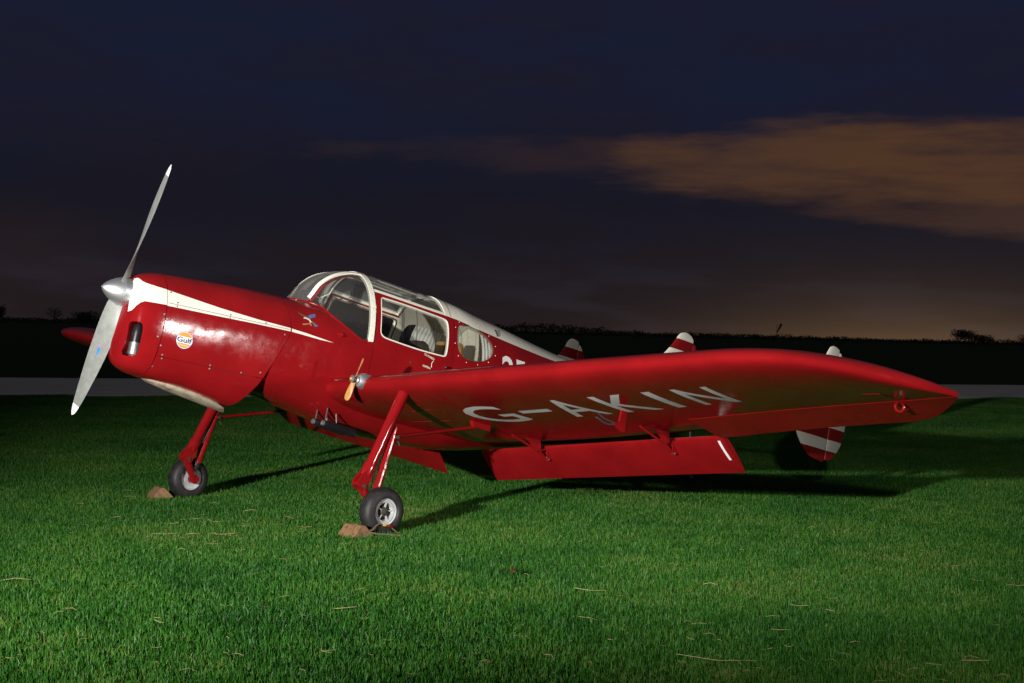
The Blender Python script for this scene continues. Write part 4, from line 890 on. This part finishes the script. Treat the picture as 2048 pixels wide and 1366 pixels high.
# one sheet of mown turf: a point for every square metre the lawn covers
pts = []
for ix in range(-9, 46):
    for iy in range(-13, 32):
        p = np.array([ix+.5, iy+.5, 0])
        if (p-pa)@nrm > -.45: continue
        v = Vector(p)-CAM; dpt = v.dot(fw)
        if dpt < 1.5 or abs(v.dot(rt)) > dpt*.46+2.5: continue
        pts.append((ix+.5, iy+.5, .0))
gme = bpy.data.meshes.new('mown_grass'); gme.from_pydata(pts, [], []); gme.materials.append(M['grass'])
go_ = bpy.data.objects.new('mown_grass', gme); col.objects.link(go_); go_['kind'] = 'stuff'; go_['label'] = 'short mown green grass around the aircraft'; go_['category'] = 'grass'
ng = bpy.data.node_groups.new('scatter_grass', 'GeometryNodeTree')
ng.interface.new_socket('Geometry', in_out='INPUT', socket_type='NodeSocketGeometry'); ng.interface.new_socket('Geometry', in_out='OUTPUT', socket_type='NodeSocketGeometry')
gi = ng.nodes.new('NodeGroupInput'); gout = ng.nodes.new('NodeGroupOutput'); m2p = ng.nodes.new('GeometryNodeMeshToPoints'); iop = ng.nodes.new('GeometryNodeInstanceOnPoints'); ci = ng.nodes.new('GeometryNodeCollectionInfo')
ci.inputs['Collection'].default_value = gcol; ci.inputs['Separate Children'].default_value = True; ci.inputs['Reset Children'].default_value = True
rv = ng.nodes.new('FunctionNodeRandomValue'); rv.data_type = 'INT'; rv.inputs[4].default_value = 0; rv.inputs[5].default_value = 3
mu = ng.nodes.new('ShaderNodeMath'); mu.operation = 'MULTIPLY'; mu.inputs[1].default_value = math.pi/2; ng.links.new(rv.outputs[2], mu.inputs[0])
cx3 = ng.nodes.new('ShaderNodeCombineXYZ'); ng.links.new(mu.outputs[0], cx3.inputs[2])
iop.inputs['Pick Instance'].default_value = True
rv2 = ng.nodes.new('FunctionNodeRandomValue'); rv2.data_type = 'INT'; rv2.inputs[4].default_value = 0; rv2.inputs[5].default_value = 2; rv2.inputs['Seed'].default_value = 5
lk = ng.links.new
lk(gi.outputs[0], m2p.inputs[0]); lk(m2p.outputs[0], iop.inputs['Points']); lk(ci.outputs[0], iop.inputs['Instance']); lk(rv2.outputs[2], iop.inputs['Instance Index']); lk(cx3.outputs[0], iop.inputs['Rotation']); lk(iop.outputs[0], gout.inputs[0])
md = go_.modifiers.new('scatter', 'NODES'); md.node_group = ng
for me in [o.data for o in gcol.objects]:                 # patches turn about their middle
    me.transform(Matrix.Translation((-.5, -.5, 0)))

# ------------------------------------------------------------------ cut straw lying about, a dead leaf, clover
M['straw'] = mat('dry_straw', rough=.7, fn=lambda t, b: t.set(b.inputs['Base Color'], t.mix(t.noise(t.node('ShaderNodeNewGeometry').outputs['Position'], 5, 2), (.34, .25, .12, 1), (.55, .44, .25, 1))))
def ground_at(px, py):
    q = fw+rt2*((px-1024)/2971.09)-up2*((py-683)/2971.09); return CAM+q*(-CAM.z/q.z)
rnd = random.Random(4); stw = MB()
def straw(x, y, l, a, z=.045, w_=.0022):
    d_ = np.array([math.cos(a), math.sin(a), rnd.uniform(-.10, .10)]); bend = np.array([-d_[1], d_[0], 0])*rnd.uniform(-.22, .22)*l+np.array([0, 0, rnd.uniform(-.01, .012)])
    p = np.array([x, y, max(.020, z)]); stw.tube([p-d_*l/2, p+bend, p+d_*l/2], [w_*.8, w_, w_*.6], 5)
LONG = [(1435, 1329, .62, -.75), (1180, 1190, .30, -.7), (240, 1256, .13, -2.2), (318, 1256, .12, -1.4), (430, 1050, .22, -1.2), (500, 1030, .18, -.7), (610, 1062, .22, -1.3), (30, 1172, .28, -.55), (690, 1228, .2, -.6), (330, 1076, .26, -.6), (385, 1078, .16, -.4), (450, 1077, .22, -.7), (1420, 1180, .16, -1.3), (1950, 1335, .2, -1.0), (2035, 1180, .2, -.85), (1600, 1222, .18, -.6), (1560, 1272, .18, -.3), (1380, 1290, .12, -1.9), (1220, 1292, .10, -2.0), (1660, 1232, .08, -1.3), (455, 1290, .12, -2.0), (1845, 1110, .08, -.2)]
for px, py, l, a in LONG:
    g_ = ground_at(px, py); straw(g_.x, g_.y, l*.65, a, .036, .0017)
for i in range(260):
    px = rnd.uniform(-100, 2150); py = rnd.uniform(985, 1380)**1.0; g_ = ground_at(px, py); straw(g_.x, g_.y, rnd.uniform(.02, .09), rnd.uniform(0, 6.28), rnd.uniform(.022, .036), rnd.uniform(.0007, .0013))
for i in range(45):
    g_ = ground_at(rnd.gauss(420, 160), rnd.gauss(1040, 30)); straw(g_.x, g_.y, rnd.uniform(.04, .12), rnd.uniform(0, 6.28), rnd.uniform(.026, .038), .0012)
so2 = stw.build('cut_straw', M['straw'], air=False); so2['kind'] = 'stuff'; so2['label'] = 'thin dry straw stalks scattered over the grass'; so2['category'] = 'straw'
M['leafbrown'] = mat('dead_leaf', (.10, .035, .018), .7)
lf = MB(); n_ = 9; outl = [(0, 0), (.012, .02), (.03, .018), (.035, .035), (.06, .03), (.055, .05), (.085, .055), (.07, .07), (.10, .10), (.06, .085), (.05, .10), (.04, .075), (.02, .08), (.02, .05), (.0, .045)]
g_ = ground_at(1030, 1162); lf.prism([(x, y, .02*math.sin(x*40)+.012*math.cos(y*60)) for x, y in outl], (0, 0, .0012)); lo2 = lf.build('dead_leaf', M['leafbrown'], air=False, loc=(g_.x, g_.y, .05), ang=60)
tag(lo2, 'curled brown dead leaf on the grass in front of the port flap', 'leaf')
M['clover'] = mat('clover', rough=.6, fn=lambda t, b: t.set(b.inputs['Base Color'], t.mix(t.noise(t.node('ShaderNodeNewGeometry').outputs['Position'], 25, 2), (.05, .16, .02, 1), (.12, .24, .04, 1))))
cv = MB(); g_ = ground_at(1165, 992); c_ = np.array([g_.x, g_.y, 0])
for i in range(130):
    a, r_ = rnd.uniform(0, 6.28), abs(rnd.gauss(0, .17)); p = np.array([r_*math.cos(a)*1.7, r_*math.sin(a), rnd.uniform(.03, .075)])
    b0 = rnd.uniform(0, 6.28)
    for j in range(3):
        b1 = b0+j*2.094; t_ = np.array([math.cos(b1), math.sin(b1), rnd.uniform(.0, .4)]); s_ = np.array([-math.sin(b1), math.cos(b1), 0])
        k = cv.add([p, p+t_*.012+s_*.009, p+t_*.024, p+t_*.012-s_*.009]); cv.face(k, k+1, k+2, k+3)
    cv.rod(p-np.array([0, 0, p[2]]), p, .0008, 3)
co2 = cv.build('clover_patch', M['clover'], air=False, loc=tuple(c_), ang=None); co2['kind'] = 'stuff'; co2['label'] = 'pale green clover growing in the grass below the port flap'; co2['category'] = 'clover'

# ------------------------------------------------------------------ far field edge: woodland, trees, windsock
M['leafdark'] = mat('dark_foliage', rough=.8, fn=lambda t, b: t.set(b.inputs['Base Color'], t.mix(t.noise(t.node('ShaderNodeNewGeometry').outputs['Position'], .4, 3), (.018, .030, .012, 1), (.05, .065, .025, 1))))
M['bark'] = mat('bark', (.05, .038, .028), .9)
def polar(px, dist):
    q = fw+rt2*((px-1024)/2971.09); h = Vector((q.x, q.y, 0)).normalized(); return CAM.x+h.x*dist, CAM.y+h.y*dist
def leaves(mb, c, rx, rz, n, s, rnd):
    for i in range(n):
        while True:
            q = np.array([rnd.uniform(-1, 1) for _ in range(3)])
            if q@q < 1: break
        lump = 1+.22*math.sin(q[0]*7+c[0])*math.cos(q[2]*6+c[1]); p = np.array(c)+q*np.array([rx, rx, rz])*lump
        a, b = rnd.uniform(0, 6.28), rnd.uniform(-.9, .9); u_ = np.array([math.cos(a), math.sin(a), b])*s*rnd.uniform(.5, 1.2); v_ = np.array([-math.sin(a)*.5, math.cos(a)*.5, rnd.uniform(.4, 1)])*s*rnd.uniform(.5, 1)
        k = mb.add([p-u_, p-v_*.6, p+u_, p+v_]); mb.face(k, k+1, k+2, k+3)
def tree(px, dist, h, rx, label, dense=1.0, bare=False, seed=0):
    rnd = random.Random(seed); x, y = polar(px, dist); t = thing('field_tree', label, 'tree', (x, y, 0), 'trees along the far edge of the airfield')
    tk = MB().tube([(0, 0, -.3), (.1, 0, h*.25), (-.05, .1, h*.5), (.1, 0, h*.8)], [h*.045, h*.032, h*.022, h*.008], 8)
    for i in range(14 if bare else 8):
        z = h*rnd.uniform(.25, .75); a = rnd.uniform(0, 6.28); l = rx*rnd.uniform(.6, 1.0)
        p = [np.array([0, 0, z]), np.array([math.cos(a)*l*.5, math.sin(a)*l*.5, z+h*.12]), np.array([math.cos(a)*l, math.sin(a)*l, min(h*.98, z+h*rnd.uniform(.15, .35))])]
        tk.tube(p, [h*.014, h*.008, h*.003], 5)
        for j in range(3 if bare else 0):
            b = a+rnd.uniform(-1, 1); tk.tube([p[1], p[1]+np.array([math.cos(b), math.sin(b), .8])*l*.5], [h*.006, h*.002], 4)
    tk.build('trunk', M['bark'], t, air=False); cr = MB()
    if bare: leaves(cr, (0, 0, h*.62), rx, h*.36, int(260*dense), h*.035, rnd)
    else:
        for i in range(9):
            a = rnd.uniform(0, 6.28); r_ = rx*rnd.uniform(.15, .6); leaves(cr, (r_*math.cos(a), r_*math.sin(a), h*rnd.uniform(.38, .70)), rx*.52, h*.27, int(170*dense), h*.05, rnd)
        leaves(cr, (0, 0, h*.3), rx*.85, h*.28, int(300*dense), h*.05, rnd)
    cr.build('crown', M['leafdark'], t, air=False, ang=None, fix=False)
DF = 700
tree(108, DF, 7.6, 4.0, 'thin bare-branched tree at the far left edge of the airfield', bare=True, seed=1)
tree(172, DF, 6.6, 7.2, 'broad dark round tree behind the lower propeller blade', seed=2)
tree(-12, DF, 8.4, 5.5, 'dark tree cut by the left edge of the photograph', seed=3)
tree(1930, DF, 7.4, 7.0, 'broad dark clump of tree right of the wing tip on the skyline', seed=4)
tree(1968, DF, 5.6, 6.0, 'lower bushy tree joined to the right side of the skyline clump', seed=5)
tree(2062, DF, 5.8, 7.5, 'dark tree cut by the right edge of the photograph', seed=6)
wd = MB(); rnd = random.Random(9); px = -160
while px < 2220:
    d_ = DF+rnd.uniform(20, 90); x, y = polar(px, d_)
    if px < 560: hh = rnd.uniform(2.3, 3.0)
    elif px < 1210: hh = rnd.uniform(4.6, 6.0)
    elif px < 1500: hh = rnd.uniform(3.2, 4.2)-(px-1210)*.0012
    else: hh = rnd.uniform(2.0, 3.1)
    lf_ = 1+.22*math.sin(px*.013)+.16*math.sin(px*.041+1)+.1*math.sin(px*.11)
    hh *= .85*(1+.7*(lf_-1))
    leaves(wd, (x, y, hh*.42), rnd.uniform(2.0, 4.5), hh*.55, 110, .30+hh*.05, rnd)
    if 560 < px < 1210 and rnd.random() < .25: wd.tube([(x, y, 0), (x, y, hh*1.35)], [.28, .05], 4)
    px += rnd.uniform(5, 11)
wo2 = wd.build('far_woodland', M['leafdark'], air=False, ang=None, fix=False); wo2['kind'] = 'stuff'; wo2['label'] = 'dark far-off wood and hedge along the horizon'; wo2['category'] = 'woodland'
x, y = polar(1553, 420); wsn = thing('windsock', 'small red windsock hanging limp on a mast on the skyline', 'windsock', (x, y, 0))
M['sock'] = mat('windsock_red', (.42, .03, .015), .8)
MB().tube([(0, 0, 0), (0, 0, 5.2)], [.07, .05], 8).build('mast', M['steel'], wsn, air=False)
sd = np.array([rt.x, rt.y, 0]); MB().tube([np.array([0, 0, 5.15])+sd*1.25*k+np.array([0, 0, -.1])*0+np.array([0, 0, 1])*0-np.array([0, 0, 2.6])*(1-k) for k in (0, .3, .6, .85, 1.0)], [.13, .2, .28, .34, .36], 12).build('sock', M['sock'], wsn, air=False)
